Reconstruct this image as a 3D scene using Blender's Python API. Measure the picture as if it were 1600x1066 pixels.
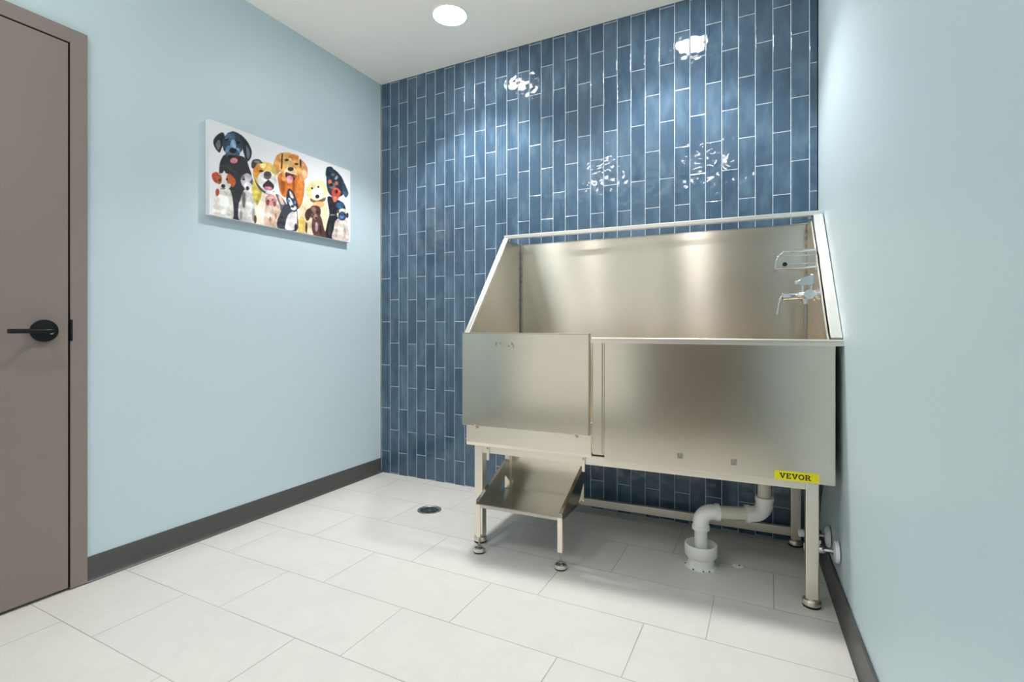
import bpy, bmesh, math, random
import numpy as np
from mathutils import Vector, Matrix

for o in list(bpy.data.objects):
    bpy.data.objects.remove(o, do_unlink=True)
SC = bpy.context.scene
COL = SC.collection
PI = math.pi

# ------------------------------------------------------------------ camera
W_ROOM = 2.674          # back wall length, left corner is the origin, y = 0 is the tiled wall
H_ROOM = 2.767
Y_REAR = -3.62
SKEW = 0.045            # the right wall is not quite square to the tiled wall
YAW = 0.4707
cd = bpy.data.cameras.new('camera')
cam = bpy.data.objects.new('camera', cd); COL.objects.link(cam)
cam.location = (2.4693, -2.7919, 1.0414)
cam.rotation_euler = (PI/2, 0, YAW)
cd.sensor_width = 36.0; cd.sensor_fit = 'HORIZONTAL'
cd.lens = 788.44*36/1600
cd.shift_y = -(533-509.91)/1600
cd.clip_start = 0.02
SC.camera = cam

# ------------------------------------------------------------------ world, exposure, lamp powers
UPFILL = 7.5
DAY = 0.78               # daylight outside the rear window
wd = bpy.data.worlds.new('world'); SC.world = wd; wd.use_nodes = True
wd.node_tree.nodes['Background'].inputs[0].default_value = (.97, 1.0, 0.96, 1)
wd.node_tree.nodes['Background'].inputs[1].default_value = DAY
_t = wd.node_tree
_g = _t.nodes.new('ShaderNodeTexCoord'); _s = _t.nodes.new('ShaderNodeSeparateXYZ'); _r = _t.nodes.new('ShaderNodeMapRange')
_t.links.new(_g.outputs['Generated'], _s.inputs[0]); _t.links.new(_s.outputs[2], _r.inputs[0])
_r.inputs[1].default_value = -.62; _r.inputs[2].default_value = -.26; _r.inputs[3].default_value = UPFILL; _r.inputs[4].default_value = DAY   # invented upward fill from below the horizon, added to brighten the ceiling
_t.links.new(_r.outputs[0], _t.nodes['Background'].inputs[1])
SC.view_settings.view_transform = 'Standard'
SC.view_settings.look = 'None'
SC.view_settings.gamma = 1
SC.view_settings.exposure = 0.0
SC.cycles.max_bounces = 20; SC.cycles.diffuse_bounces = 14; SC.cycles.glossy_bounces = 8
LAMP_W = (135.0, 106.0, 24.0, 10.0)   # watts of each downlight beam
LENS_E = 75.0           # emission of each downlight lens
LIGHTS = [(0.892, -0.453), (2.04, -0.46), (0.83, -2.62), (1.90, -2.92)]

# ------------------------------------------------------------------ helpers
def lin(c):
    r = []
    for v in c:
        v = v/255.0
        r.append(v/12.92 if v <= .04045 else ((v+.055)/1.055)**2.4)
    return (r[0], r[1], r[2], 1.0)

class NT:
    """small node-tree writer"""
    def __init__(self, name):
        self.m = bpy.data.materials.new(name); self.m.use_nodes = True
        self.t = self.m.node_tree; self.b = self.t.nodes['Principled BSDF']
    def n(self, kind, **kw):
        nd = self.t.nodes.new(kind)
        for k, v in kw.items(): setattr(nd, k, v)
        return nd
    def l(self, a, b): self.t.links.new(a, b)
    def math(self, op, a, b=None, c=None, clamp=False):
        nd = self.n('ShaderNodeMath', operation=op); nd.use_clamp = clamp
        for i, v in enumerate((a, b, c)):
            if v is None: continue
            if hasattr(v, 'node'): self.l(v, nd.inputs[i])
            else: nd.inputs[i].default_value = v
        return nd.outputs[0]
    def mix(self, f, a, b, kind='MIX'):
        nd = self.n('ShaderNodeMix', data_type='RGBA', blend_type=kind)
        for i, v in ((0, f), (6, a), (7, b)):
            if hasattr(v, 'node'): self.l(v, nd.inputs[i])
            else: nd.inputs[i].default_value = v
        return nd.outputs[2]
    def noise(self, vec, scale, detail=3, rough=.5, dim='3D'):
        nd = self.n('ShaderNodeTexNoise', noise_dimensions=dim)
        nd.inputs['Scale'].default_value = scale; nd.inputs['Detail'].default_value = detail
        nd.inputs['Roughness'].default_value = rough
        if vec is not None: self.l(vec, nd.inputs['Vector'])
        return nd.outputs[0]
    def ramp(self, f, *stops):
        nd = self.n('ShaderNodeValToRGB'); e = nd.color_ramp.elements
        while len(e) < len(stops): e.new(.5)
        for i, (p, c) in enumerate(stops): e[i].position = p; e[i].color = c
        self.l(f, nd.inputs[0]); return nd.outputs[0]
    def bump(self, h, strength, dist, normal=None):
        nd = self.n('ShaderNodeBump'); nd.inputs['Strength'].default_value = strength
        nd.inputs['Distance'].default_value = dist; self.l(h, nd.inputs['Height'])
        if normal is not None: self.l(normal, nd.inputs['Normal'])
        return nd.outputs[0]
    def coord(self): return self.n('ShaderNodeTexCoord').outputs['Object']
    def set(self, **kw):
        for k, v in kw.items():
            k = {'base': 'Base Color', 'rough': 'Roughness', 'metal': 'Metallic', 'spec': 'Specular IOR Level', 'normal': 'Normal', 'trans': 'Transmission Weight', 'ior': 'IOR', 'aniso': 'Anisotropic', 'arot': 'Anisotropic Rotation', 'coat': 'Coat Weight', 'crough': 'Coat Roughness', 'ecol': 'Emission Color', 'estr': 'Emission Strength', 'tangent': 'Tangent'}[k]
            if hasattr(v, 'node'): self.l(v, self.b.inputs[k])
            else: self.b.inputs[k].default_value = v
        return self.m

def simple(name, col, rough=.5, metal=0.0, spec=.5, var=.04, scale=30, bump=0.0, **kw):
    t = NT(name); co = t.coord(); nz = t.noise(co, scale, 3)
    a = [min(1, v*(1-var)) for v in col[:3]]+[1]; b = [min(1, v*(1+var)) for v in col[:3]]+[1]
    t.set(base=t.ramp(nz, (.3, a), (.7, b)), rough=rough, metal=metal, spec=spec, **kw)
    if bump: t.set(normal=t.bump(nz, bump, .002))
    return t.m

class MB:
    """collects shapes, links them as ONE mesh object"""
    def __init__(self): self.bm = bmesh.new(); self.mi = 0
    def _tag(self, faces):
        for f in faces: f.material_index = self.mi
    def box(self, x0, x1, y0, y1, z0, z1, bev=0.0, M=None, seg=2):
        r = bmesh.ops.create_cube(self.bm, size=1.0)
        vs = r['verts']
        mat = Matrix.Translation(((x0+x1)/2, (y0+y1)/2, (z0+z1)/2)) @ Matrix.Diagonal((abs(x1-x0), abs(y1-y0), abs(z1-z0), 1))
        if M is not None: mat = M @ mat
        bmesh.ops.transform(self.bm, matrix=mat, verts=vs)
        fs = {f for v in vs for f in v.link_faces}; self._tag(fs)
        if bev:
            es = list({e for v in vs for e in v.link_edges})
            q = bmesh.ops.bevel(self.bm, geom=es, offset=bev, segments=seg, affect='EDGES', profile=.6)
            self._tag(q['faces'])
        return self
    def cyl(self, p, q, r, r2=None, n=24, caps=True):
        p = Vector(p); q = Vector(q); d = q-p
        m = Matrix.Translation((p+q)/2) @ d.to_track_quat('Z', 'Y').to_matrix().to_4x4()
        k = bmesh.ops.create_cone(self.bm, cap_ends=caps, segments=n, radius1=r, radius2=r if r2 is None else r2, depth=d.length, matrix=m)
        self._tag({f for v in k['verts'] for f in v.link_faces}); return self
    def tube(self, pts, r, n=14, caps=True):
        pts = [Vector(p) for p in pts]; rs = r if isinstance(r, (list, tuple)) else [r]*len(pts)
        rings = []; up = None
        for i, p in enumerate(pts):
            t = (pts[min(i+1, len(pts)-1)]-pts[max(i-1, 0)]).normalized()
            if up is None:
                up = Vector((0, 0, 1)) if abs(t.z) < .9 else Vector((0, 1, 0))
            a = t.cross(up).normalized(); b = a.cross(t).normalized(); up = b
            rings.append([self.bm.verts.new(p+(a*math.cos(2*PI*k/n)+b*math.sin(2*PI*k/n))*rs[i]) for k in range(n)])
        fs = []
        for A, B in zip(rings, rings[1:]):
            for k in range(n): fs.append(self.bm.faces.new((A[k], A[(k+1) % n], B[(k+1) % n], B[k])))
        if caps: fs.append(self.bm.faces.new(list(reversed(rings[0])))); fs.append(self.bm.faces.new(rings[-1]))
        self._tag(fs); return self
    def lathe(self, prof, M=None, n=32):
        """prof: (radius, height) pairs around z"""
        M = M or Matrix.Identity(4); rings = []
        for r, h in prof:
            if r < 1e-6: rings.append([self.bm.verts.new(M @ Vector((0, 0, h)))])
            else: rings.append([self.bm.verts.new(M @ Vector((r*math.cos(2*PI*k/n), r*math.sin(2*PI*k/n), h))) for k in range(n)])
        fs = []
        for A, B in zip(rings, rings[1:]):
            for k in range(n):
                k2 = (k+1) % n
                if len(A) == 1 and len(B) == 1: continue
                if len(A) == 1: fs.append(self.bm.faces.new((A[0], B[k2], B[k])))
                elif len(B) == 1: fs.append(self.bm.faces.new((A[k], A[k2], B[0])))
                else: fs.append(self.bm.faces.new((A[k], A[k2], B[k2], B[k])))
        self._tag(fs); return self
    def prism(self, pts, off):
        """closed polygon (3-D points) extruded by the vector off"""
        off = Vector(off); A = [self.bm.verts.new(Vector(p)) for p in pts]; B = [self.bm.verts.new(Vector(p)+off) for p in pts]
        fs = [self.bm.faces.new(list(reversed(A))), self.bm.faces.new(B)]; n = len(A)
        for i in range(n): fs.append(self.bm.faces.new((A[i], A[(i+1) % n], B[(i+1) % n], B[i])))
        self._tag(fs); return self
    def build(self, name, mats, parent=None, smooth=False, loc=None):
        bmesh.ops.recalc_face_normals(self.bm, faces=self.bm.faces[:])
        me = bpy.data.meshes.new(name); self.bm.to_mesh(me); self.bm.free()
        for m in (mats if isinstance(mats, (list, tuple)) else [mats]): me.materials.append(m)
        o = bpy.data.objects.new(name, me); COL.objects.link(o)
        if parent is not None: o.parent = parent
        if loc: o.location = loc
        if smooth:
            for p in me.polygons: p.use_smooth = True
            me.set_sharp_from_angle(angle=math.radians(38))
        return o

def tag(o, label=None, cat=None, group=None, kind=None):
    if label: o['label'] = label
    if cat: o['category'] = cat
    if group: o['group'] = group
    if kind: o['kind'] = kind
    return o
def empty(name, loc, rz=0.0):
    o = bpy.data.objects.new(name, None); COL.objects.link(o); o.location = loc; o.rotation_euler = (0, 0, rz)
    o.empty_display_size = .05
    return o
def arc(c, a, b, r, t0, t1, n=8):
    """points on an arc: c + r(cos t * a + sin t * b)"""
    c = Vector(c); a = Vector(a); b = Vector(b)
    return [c+(a*math.cos(t0+(t1-t0)*i/n)+b*math.sin(t0+(t1-t0)*i/n))*r for i in range(n+1)]

# ------------------------------------------------------------------ materials
M = {}
def paint(name, col, rough=.45):
    t = NT(name); co = t.coord()
    big = t.noise(co, 1.3, 3); fine = t.noise(co, 260, 2)
    c = lin(col); d = [v*.97 for v in c[:3]]+[1]
    t.set(base=t.mix(big, d, c), rough=rough, spec=.35, normal=t.bump(fine, .06, .0006))
    return t.m
M['wall_blue'] = paint('pale_blue_wall_paint', (199, 217, 224), .42)
M['ceiling'] = paint('white_ceiling_paint', (255, 249, 240), .85)
M['door'] = paint('taupe_door_paint', (139, 127, 121), .42)
M['base'] = paint('charcoal_vinyl_base', (82, 82, 80), .38)
M['black_gap'] = simple('black_gap_shade', (.006, .005, .005, 1), .7)  # black colour standing in for the shade in the door leaf's gap
M['black_metal'] = simple('black_lever_metal', (.012, .014, .016, 1), .3, .6, .5)
M['rubber'] = simple('black_rubber_foot', (.015, .014, .013, 1), .6)

def tile_wall():
    t = NT('glossy_blue_stacked_tile'); co = t.coord()
    sp = t.n('ShaderNodeSeparateXYZ'); t.l(co, sp.inputs[0])
    S, PH = .0776, .3058
    u = t.math('DIVIDE', t.math('SUBTRACT', sp.outputs[0], .0039), S)
    col = t.math('FLOOR', u)
    odd = t.math('FLOORED_MODULO', col, 2.0)
    v = t.math('ADD', t.math('DIVIDE', t.math('SUBTRACT', sp.outputs[2], .1563), PH), t.math('MULTIPLY', odd, .5))
    # hand-set joints: each column a touch off
    cw = t.n('ShaderNodeTexWhiteNoise', noise_dimensions='1D'); t.l(col, cw.inputs['W'])
    v = t.math('ADD', v, t.math('MULTIPLY', t.math('SUBTRACT', cw.outputs[0], .5), .02))
    row = t.math('FLOOR', v)
    fu = t.math('FRACT', u); fv = t.math('FRACT', v)
    du = t.math('MULTIPLY', t.math('MINIMUM', fu, t.math('SUBTRACT', 1.0, fu)), S)
    dv = t.math('MULTIPLY', t.math('MINIMUM', fv, t.math('SUBTRACT', 1.0, fv)), PH)
    wob = t.math('MULTIPLY', t.math('SUBTRACT', t.noise(co, 45, 2), .5), .0016)
    d = t.math('ADD', t.math('MINIMUM', du, dv), wob)
    tile = t.n('ShaderNodeMapRange', interpolation_type='SMOOTHSTEP'); t.l(d, tile.inputs[0])
    tile.inputs[1].default_value = .0011; tile.inputs[2].default_value = .0019
    tl = tile.outputs[0]
    cv = t.n('ShaderNodeCombineXYZ'); t.l(col, cv.inputs[0]); t.l(row, cv.inputs[1])
    wn = t.n('ShaderNodeTexWhiteNoise', noise_dimensions='3D'); t.l(cv.outputs[0], wn.inputs['Vector'])
    rnd = wn.outputs['Value']; rc = t.n('ShaderNodeSeparateColor'); t.l(wn.outputs['Color'], rc.inputs[0])
    # glaze: per-tile tone and clouding that differs from tile to tile
    off = t.n('ShaderNodeVectorMath', operation='MULTIPLY_ADD'); t.l(wn.outputs['Color'], off.inputs[0])
    off.inputs[1].default_value = (7, 7, 7); t.l(co, off.inputs[2])
    mpc = t.n('ShaderNodeMapping'); t.l(off.outputs[0], mpc.inputs[0]); mpc.inputs['Scale'].default_value = (1.5, 1, .6)
    cloud = t.noise(mpc.outputs[0], 9, 3, .5)
    c = t.mix(rnd, lin((60, 85, 108)), lin((75, 99, 121)))
    c = t.mix(t.math('MULTIPLY', t.math('SUBTRACT', cloud, .45, clamp=True), 1.5), c, lin((114, 141, 163)))
    c = t.mix(tl, lin((206, 217, 224)), c)
    rough = t.math('MULTIPLY_ADD', tl, -.52, .60)
    # relief: pillowed edge, ripple of the glaze, tilt of each tile
    rip = t.noise(off.outputs[0], 17, 1, .5)
    tu = t.math('MULTIPLY', t.math('SUBTRACT', fu, .5), t.math('MULTIPLY', t.math('SUBTRACT', rc.outputs[0], .5), .0011))
    tv = t.math('MULTIPLY', t.math('SUBTRACT', fv, .5), t.math('MULTIPLY', t.math('SUBTRACT', rc.outputs[1], .5), .0034))
    edge = t.n('ShaderNodeMapRange', interpolation_type='SMOOTHSTEP'); t.l(d, edge.inputs[0])
    edge.inputs[1].default_value = .0005; edge.inputs[2].default_value = .0045
    h = t.math('MULTIPLY', edge.outputs[0], .0013)
    h = t.math('ADD', h, t.math('MULTIPLY', rip, .0036))
    h = t.math('ADD', h, t.math('MULTIPLY', t.math('ADD', tu, tv), tl))
    t.set(base=c, rough=rough, spec=.6, normal=t.bump(h, 1.0, 1.0))
    return t.m
M['tile'] = tile_wall()

def floor_tile():
    t = NT('pale_stone_floor_tile'); co = t.coord()
    sp = t.n('ShaderNodeSeparateXYZ'); t.l(co, sp.inputs[0])
    RH, TL = .3063, .6125
    v = t.math('DIVIDE', t.math('ADD', sp.outputs[1], 1.006+RH*20), RH)
    row = t.math('SUBTRACT', t.math('FLOOR', v), 20.0)
    u = t.math('DIVIDE', t.math('SUBTRACT', sp.outputs[0], t.math('MULTIPLY_ADD', row, .2035, 1.058)), TL)
    col = t.math('FLOOR', u)
    fu = t.math('FRACT', u); fv = t.math('FRACT', v)
    du = t.math('MULTIPLY', t.math('MINIMUM', fu, t.math('SUBTRACT', 1.0, fu)), TL)
    dv = t.math('MULTIPLY', t.math('MINIMUM', fv, t.math('SUBTRACT', 1.0, fv)), RH)
    d = t.math('MINIMUM', du, dv)
    jm = t.n('ShaderNodeMapRange', interpolation_type='SMOOTHSTEP'); t.l(d, jm.inputs[0])
    jm.inputs[1].default_value = .0006; jm.inputs[2].default_value = .0024
    cv = t.n('ShaderNodeCombineXYZ'); t.l(col, cv.inputs[0]); t.l(row, cv.inputs[1])
    wn = t.n('ShaderNodeTexWhiteNoise', noise_dimensions='3D'); t.l(cv.outputs[0], wn.inputs['Vector'])
    off = t.n('ShaderNodeVectorMath', operation='MULTIPLY_ADD'); t.l(wn.outputs['Color'], off.inputs[0])
    off.inputs[1].default_value = (9, 9, 9); t.l(co, off.inputs[2])
    vein = t.noise(off.outputs[0], 3.2, 6, .62); soft = t.noise(off.outputs[0], 1.6, 3)
    c = t.mix(soft, lin((214, 211, 206)), lin((225, 222, 217)))
    vm = t.ramp(vein, (.42, (0, 0, 0, 1)), (.5, (1, 1, 1, 1)), (.56, (0, 0, 0, 1)))
    c = t.mix(t.math('MULTIPLY', vm, .16), c, lin((196, 195, 191)))
    jn = t.noise(co, 2.3, 2)
    jc = t.mix(t.math('MULTIPLY', t.math('SUBTRACT', jn, .3, clamp=True), 1.6), lin((186, 184, 179)), lin((122, 120, 115)))
    c = t.mix(jm.outputs[0], jc, c)
    h = t.math('ADD', t.math('MULTIPLY', jm.outputs[0], .0006), t.math('MULTIPLY', t.noise(co, 90, 3), .0002))
    t.set(base=c, rough=.46, spec=.4, normal=t.bump(h, .6, 1.0))
    return t.m
M['floor'] = floor_tile()

AROT = 0.25
def steel(name, col, rough, aniso=.75, wave=.003):
    t = NT(name); co = t.coord()
    mp = t.n('ShaderNodeMapping'); t.l(co, mp.inputs[0]); mp.inputs['Scale'].default_value = (1.2, 1.2, 180)
    brush = t.noise(mp.outputs[0], 6, 2, .6)
    cl = t.noise(co, 5, 4, .6)
    c = t.mix(t.math('MULTIPLY', cl, .5), col, [v*.84 for v in col[:3]]+[1])
    r = t.math('MULTIPLY_ADD', brush, .04, rough-.02)
    r = t.math('ADD', r, t.math('MULTIPLY', t.math('SUBTRACT', cl, .5), .06))
    tg = t.n('ShaderNodeTangent', direction_type='RADIAL', axis='Z')
    mp2 = t.n('ShaderNodeMapping'); t.l(co, mp2.inputs[0])
    warp = t.noise(mp2.outputs[0], 2.2, 1)
    h = t.math('ADD', t.math('MULTIPLY', brush, .000004), t.math('MULTIPLY', warp, wave))
    t.set(base=c, rough=r, metal=1.0, aniso=aniso, arot=AROT, tangent=tg.outputs[0], normal=t.bump(h, .5, 1.0))
    return t.m
M['steel'] = steel('brushed_stainless_steel', (.79, .72, .61, 1), .19, .0)
M['steel_back'] = steel('brushed_stainless_back', (.78, .725, .63, 1), .25, .975, .0022)
M['steel_tube'] = steel('satin_steel_tube', (.93, .855, .75, 1), .36, .4)
M['steel_rail'] = steel('lit_rail_steel', (.93, .90, .85, 1), .34, .3)  # same stainless, base colour lightened for the ceiling light it reflects
M['steel_step'] = steel('darkened_step_steel', (.50, .475, .43, 1), .22, .2, .0008)  # base colour darkened to carry the tray's dark reflection of the tile
M['chrome'] = simple('polished_chrome', (.78, .79, .80, 1), .08, 1.0, var=.02)
M['dull_chrome'] = simple('satin_grey_chrome', (.66, .71, .74, 1), .25, 1.0, var=.02)
M['galv'] = simple('grey_zinc_rod', (.40, .39, .37, 1), .35, 1.0, var=.05)
M['pvc'] = simple('white_pvc', lin((242, 241, 237)), .32, var=.015)
M['pvc_cream'] = simple('cream_pvc_pipe', lin((222, 216, 200)), .36, var=.02)
M['white_plastic'] = simple('white_plastic', lin((240, 242, 244)), .3, var=.01)
M['mortar'] = simple('white_mortar', lin((240, 239, 235)), .8, var=.06, scale=120, bump=.6)
M['hole'] = simple('dark_hole', (.02, .02, .018, 1), .8)
M['yellow'] = simple('yellow_sticker_paper', lin((250, 236, 8)), .45, var=.01)
M['ink'] = simple('dark_sticker_ink', lin((42, 34, 12)), .5, var=.02)
M['residue'] = simple('grey_sticker_residue', (.38, .36, .32, 1), .55, .8, var=.25, scale=160)
M['hose'] = simple('braided_steel_hose', (.42, .42, .42, 1), .32, 1.0, var=.3, scale=400)
M['hose_dark'] = simple('dark_rubber_hose', (.03, .035, .04, 1), .45)
M['caulk'] = simple('grey_seam_caulk', (.22, .20, .17, 1), .6, var=.5, scale=60)
M['canvas_edge'] = simple('white_canvas_edge', lin((236, 236, 240)), .75, var=.02, scale=300, bump=.2)
def glass():
    t = NT('clear_acrylic'); t.set(base=(.90, .92, .92, 1), rough=.04, trans=.86, ior=1.42); return t.m
M['acrylic'] = glass()
def lens():
    t = NT('glowing_lamp_lens'); t.set(base=(1, 1, 1, 1), ecol=(1.0, .985, .96, 1), estr=LENS_E); return t.m
M['lens'] = lens()
def art_mat():
    t = NT('printed_canvas'); a = t.n('ShaderNodeVertexColor', layer_name='paint')
    t.set(base=a.outputs[0], rough=.6, spec=.3, normal=t.bump(t.noise(t.coord(), 500, 2), .1, .0005)); return t.m
M['art'] = art_mat()

# ------------------------------------------------------------------ the room
def wallx(y): return W_ROOM-SKEW*y
def struct(o): o['kind'] = 'structure'; return o
XR = wallx(Y_REAR)
b = MB(); b.prism([(-.2, .2, 0), (-.2, Y_REAR-.2, 0), (XR+.2, Y_REAR-.2, 0), (XR+.2, .2, 0)], (0, 0, -.1)); struct(b.build('floor', M['floor']))
b = MB(); b.prism([(-.2, .2, H_ROOM), (-.2, Y_REAR-.2, H_ROOM), (XR+.2, Y_REAR-.2, H_ROOM), (XR+.2, .2, H_ROOM)], (0, 0, .1))
ceiling = struct(b.build('ceiling', M['ceiling']))
b = MB(); b.box(0, W_ROOM, 0, .12, 0, H_ROOM); struct(b.build('wall_back', M['tile']))
D0, D1, DH = -2.742, -1.752, 2.217                 # outer faces of the door frame, its top
b = MB(); b.box(-.14, 0, D1, .12, 0, H_ROOM); b.box(-.14, 0, Y_REAR, D0, 0, H_ROOM); b.box(-.14, 0, D0, D1, DH, H_ROOM)
struct(b.build('wall_left', M['wall_blue']))
b = MB(); b.prism([(W_ROOM, .12, 0), (wallx(Y_REAR), Y_REAR, 0), (wallx(Y_REAR)+.14, Y_REAR, 0), (W_ROOM+.14, .12, 0)], (0, 0, H_ROOM))
struct(b.build('wall_right', M['wall_blue']))
WX0, WX1, WZ0, WZ1 = .22, 1.60, .12, 2.40
b = MB(); b.box(-.14, WX0, Y_REAR-.14, Y_REAR, 0, H_ROOM); b.box(WX1, XR+.14, Y_REAR-.14, Y_REAR, 0, H_ROOM); b.box(WX0, WX1, Y_REAR-.14, Y_REAR, 0, WZ0); b.box(WX0, WX1, Y_REAR-.14, Y_REAR, WZ1, H_ROOM)
struct(b.build('wall_rear', M['wall_blue']))
b = MB(); f = .05
for x0, x1, z0, z1 in ((WX0, WX1, WZ0, WZ0+f), (WX0, WX1, WZ1-f, WZ1), (WX0, WX0+f, WZ0+f, WZ1-f), (WX1-f, WX1, WZ0+f, WZ1-f)): b.box(x0, x1, Y_REAR-.10, Y_REAR-.04, z0, z1, .002)
struct(b.build('window_1', M['door']))
pl = bpy.data.lights.new('window_portal', 'AREA'); pl.shape = 'RECTANGLE'; pl.size = WX1-WX0; pl.size_y = WZ1-WZ0; pl.cycles.is_portal = True
po = bpy.data.objects.new('window_portal', pl); COL.objects.link(po); po.location = ((WX0+WX1)/2, Y_REAR-.12, (WZ0+WZ1)/2); po.rotation_euler = (PI/2, 0, 0)

def cove(name, p, q, nrm):
    """vinyl cove base from p to q, nrm points into the room"""
    p = Vector(p); q = Vector(q); n = Vector(nrm).normalized(); b = MB()
    prof = [(.0005, .0), (.016, .0), (.0165, .003), (.012, .0075), (.008, .015), (.006, .026), (.0055, .098), (.004, .102), (.0005, .102)]
    b.prism([p+n*d+Vector((0, 0, z)) for d, z in prof], q-p)
    return struct(b.build(name, M['base']))
cove('baseboard_left', (0, -.006, 0), (0, D1, 0), (1, 0, 0))
cove('baseboard_left.001', (0, D0, 0), (0, Y_REAR, 0), (1, 0, 0))
cove('baseboard_right', (wallx(-.006), -.006, 0), (wallx(Y_REAR+.005), Y_REAR+.005, 0), (-1, -SKEW, 0))
cove('baseboard_rear', (0.02, Y_REAR, 0), (1.66, Y_REAR, 0), (0, 1, 0))
b = MB(); b.box(0, .004, -.012, 0, 0, H_ROOM, .001); struct(b.build('trim_1', M['steel_tube']))   # thin metal edge strip where paint meets tile

# left door: steel frame, flush leaf, lever
b = MB()
FW, FX = .056, .016
b.box(-.10, FX, D1-FW, D1, .004, DH, .002); b.box(-.10, FX, D0, D0+FW, .004, DH, .002); b.box(-.10, FX, D0+FW, D1-FW, DH-FW, DH, .002)
b.mi = 1; b.box(-.09, -.036, D0+FW, D1-FW, .0, DH-FW); b.box(-.03, FX-.006, D1-FW-.0012, D1-FW+.0002, .012, DH-FW); b.box(-.03, FX-.006, D0+FW, D1-FW, DH-FW-.001, DH-FW+.0002)
frame1 = b.build('door_frame', [M['door'], M['black_gap']])
b = MB(); b.box(-.034, FX-.003, D0+FW+.004, D1-FW-.0065, .012, DH-FW-.0055, .0015)
door1 = struct(b.build('door_1', M['door'])); frame1.parent = door1
HY, HZ = -1.890, 1.024
b = MB(); RX = Matrix.Translation((0, HY, HZ)) @ Matrix.Rotation(PI/2, 4, 'Y')
b.lathe([(0, .012), (.0415, .012), (.0425, .022), (.041, .026), (.024, .028), (.0, .028)], RX, 40)
rose = b.build('door_handle', M['black_metal'], door1, True)
b = MB(); b.cyl((.026, HY, HZ), (.072, HY, HZ), .0105, n=24); b.tube([(.064, HY+.008, HZ), (.070, HY-.004, HZ), (.072, HY-.02, HZ), (.072, HY-.120, HZ)], .0085, 12)
b.build('lever', M['black_metal'], rose, True)
b = MB(); b.lathe([(.0, .010), (.009, .010), (.009, .013), (.006, .014), (0, .014)], Matrix.Translation((.018, HY+.018, HZ-.004)) @ Matrix.Rotation(PI/2, 4, 'Y'), 20)
b.build('lock_button', M['chrome'], rose, True)
b = MB(); b.box(-.02, FX+.0015, D1-FW-.002, D1-FW+.0065, .983, 1.068, .001); b.build('strike_plate', M['black_metal'], door1)

# second door, in the wall behind the camera (seen in the steel)
b = MB(); R0, R1 = 1.68, 2.68
b.box(R0, R0+.056, Y_REAR, Y_REAR+.016, 0, 2.2, .002); b.box(R1-.056, R1, Y_REAR, Y_REAR+.016, 0, 2.2, .002); b.box(R0+.056, R1-.056, Y_REAR, Y_REAR+.016, 2.144, 2.2, .002)
fr2 = b.build('door_frame', M['door'])
b = MB(); b.box(R0+.06, R1-.06, Y_REAR, Y_REAR+.008, .01, 2.14, .001); door2 = struct(b.build('door_2', M['door'])); fr2.parent = door2

# ------------------------------------------------------------------ downlights
LLAB = ['round white ceiling downlight glowing above the dog painting side of the room',
        'round ceiling downlight above the tub and its tap',
        'round ceiling downlight near the taupe door, behind the camera',
        'round ceiling downlight near the right wall, behind the camera']
def downlight():
    root = empty('ceiling_downlight', (0, 0, 0))
    b = MB(); b.lathe([(.101, 0), (.101, -.003), (.097, -.0045), (.092, -.0035), (.090, -.0005)], n=48); b.build('trim_ring', M['white_plastic'], root, True)
    b = MB(); b.lathe([(.0905, -.001), (.06, -.0045), (.0, -.006)], n=48); b.build('lens', M['lens'], root, True)
    return root
proto = downlight()
for i, (x, y) in enumerate(LIGHTS):
    if i == 0: o = proto
    else:
        o = proto.copy(); COL.objects.link(o)
        for ch in list(proto.children):
            c = ch.copy(); COL.objects.link(c); c.parent = o
    o.location = (x, y, H_ROOM)
    tag(o, LLAB[i], 'ceiling light', 'recessed ceiling downlights')
    ld = bpy.data.lights.new('downlight_beam', 'SPOT'); ld.energy = LAMP_W[i]; ld.spot_size = math.radians(112); ld.spot_blend = .5
    ld.shadow_soft_size = .085; ld.color = (1.0, .982, .966)
    lo = bpy.data.objects.new('downlight_beam', ld); COL.objects.link(lo); lo.location = (x, y, H_ROOM-.012)

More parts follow.
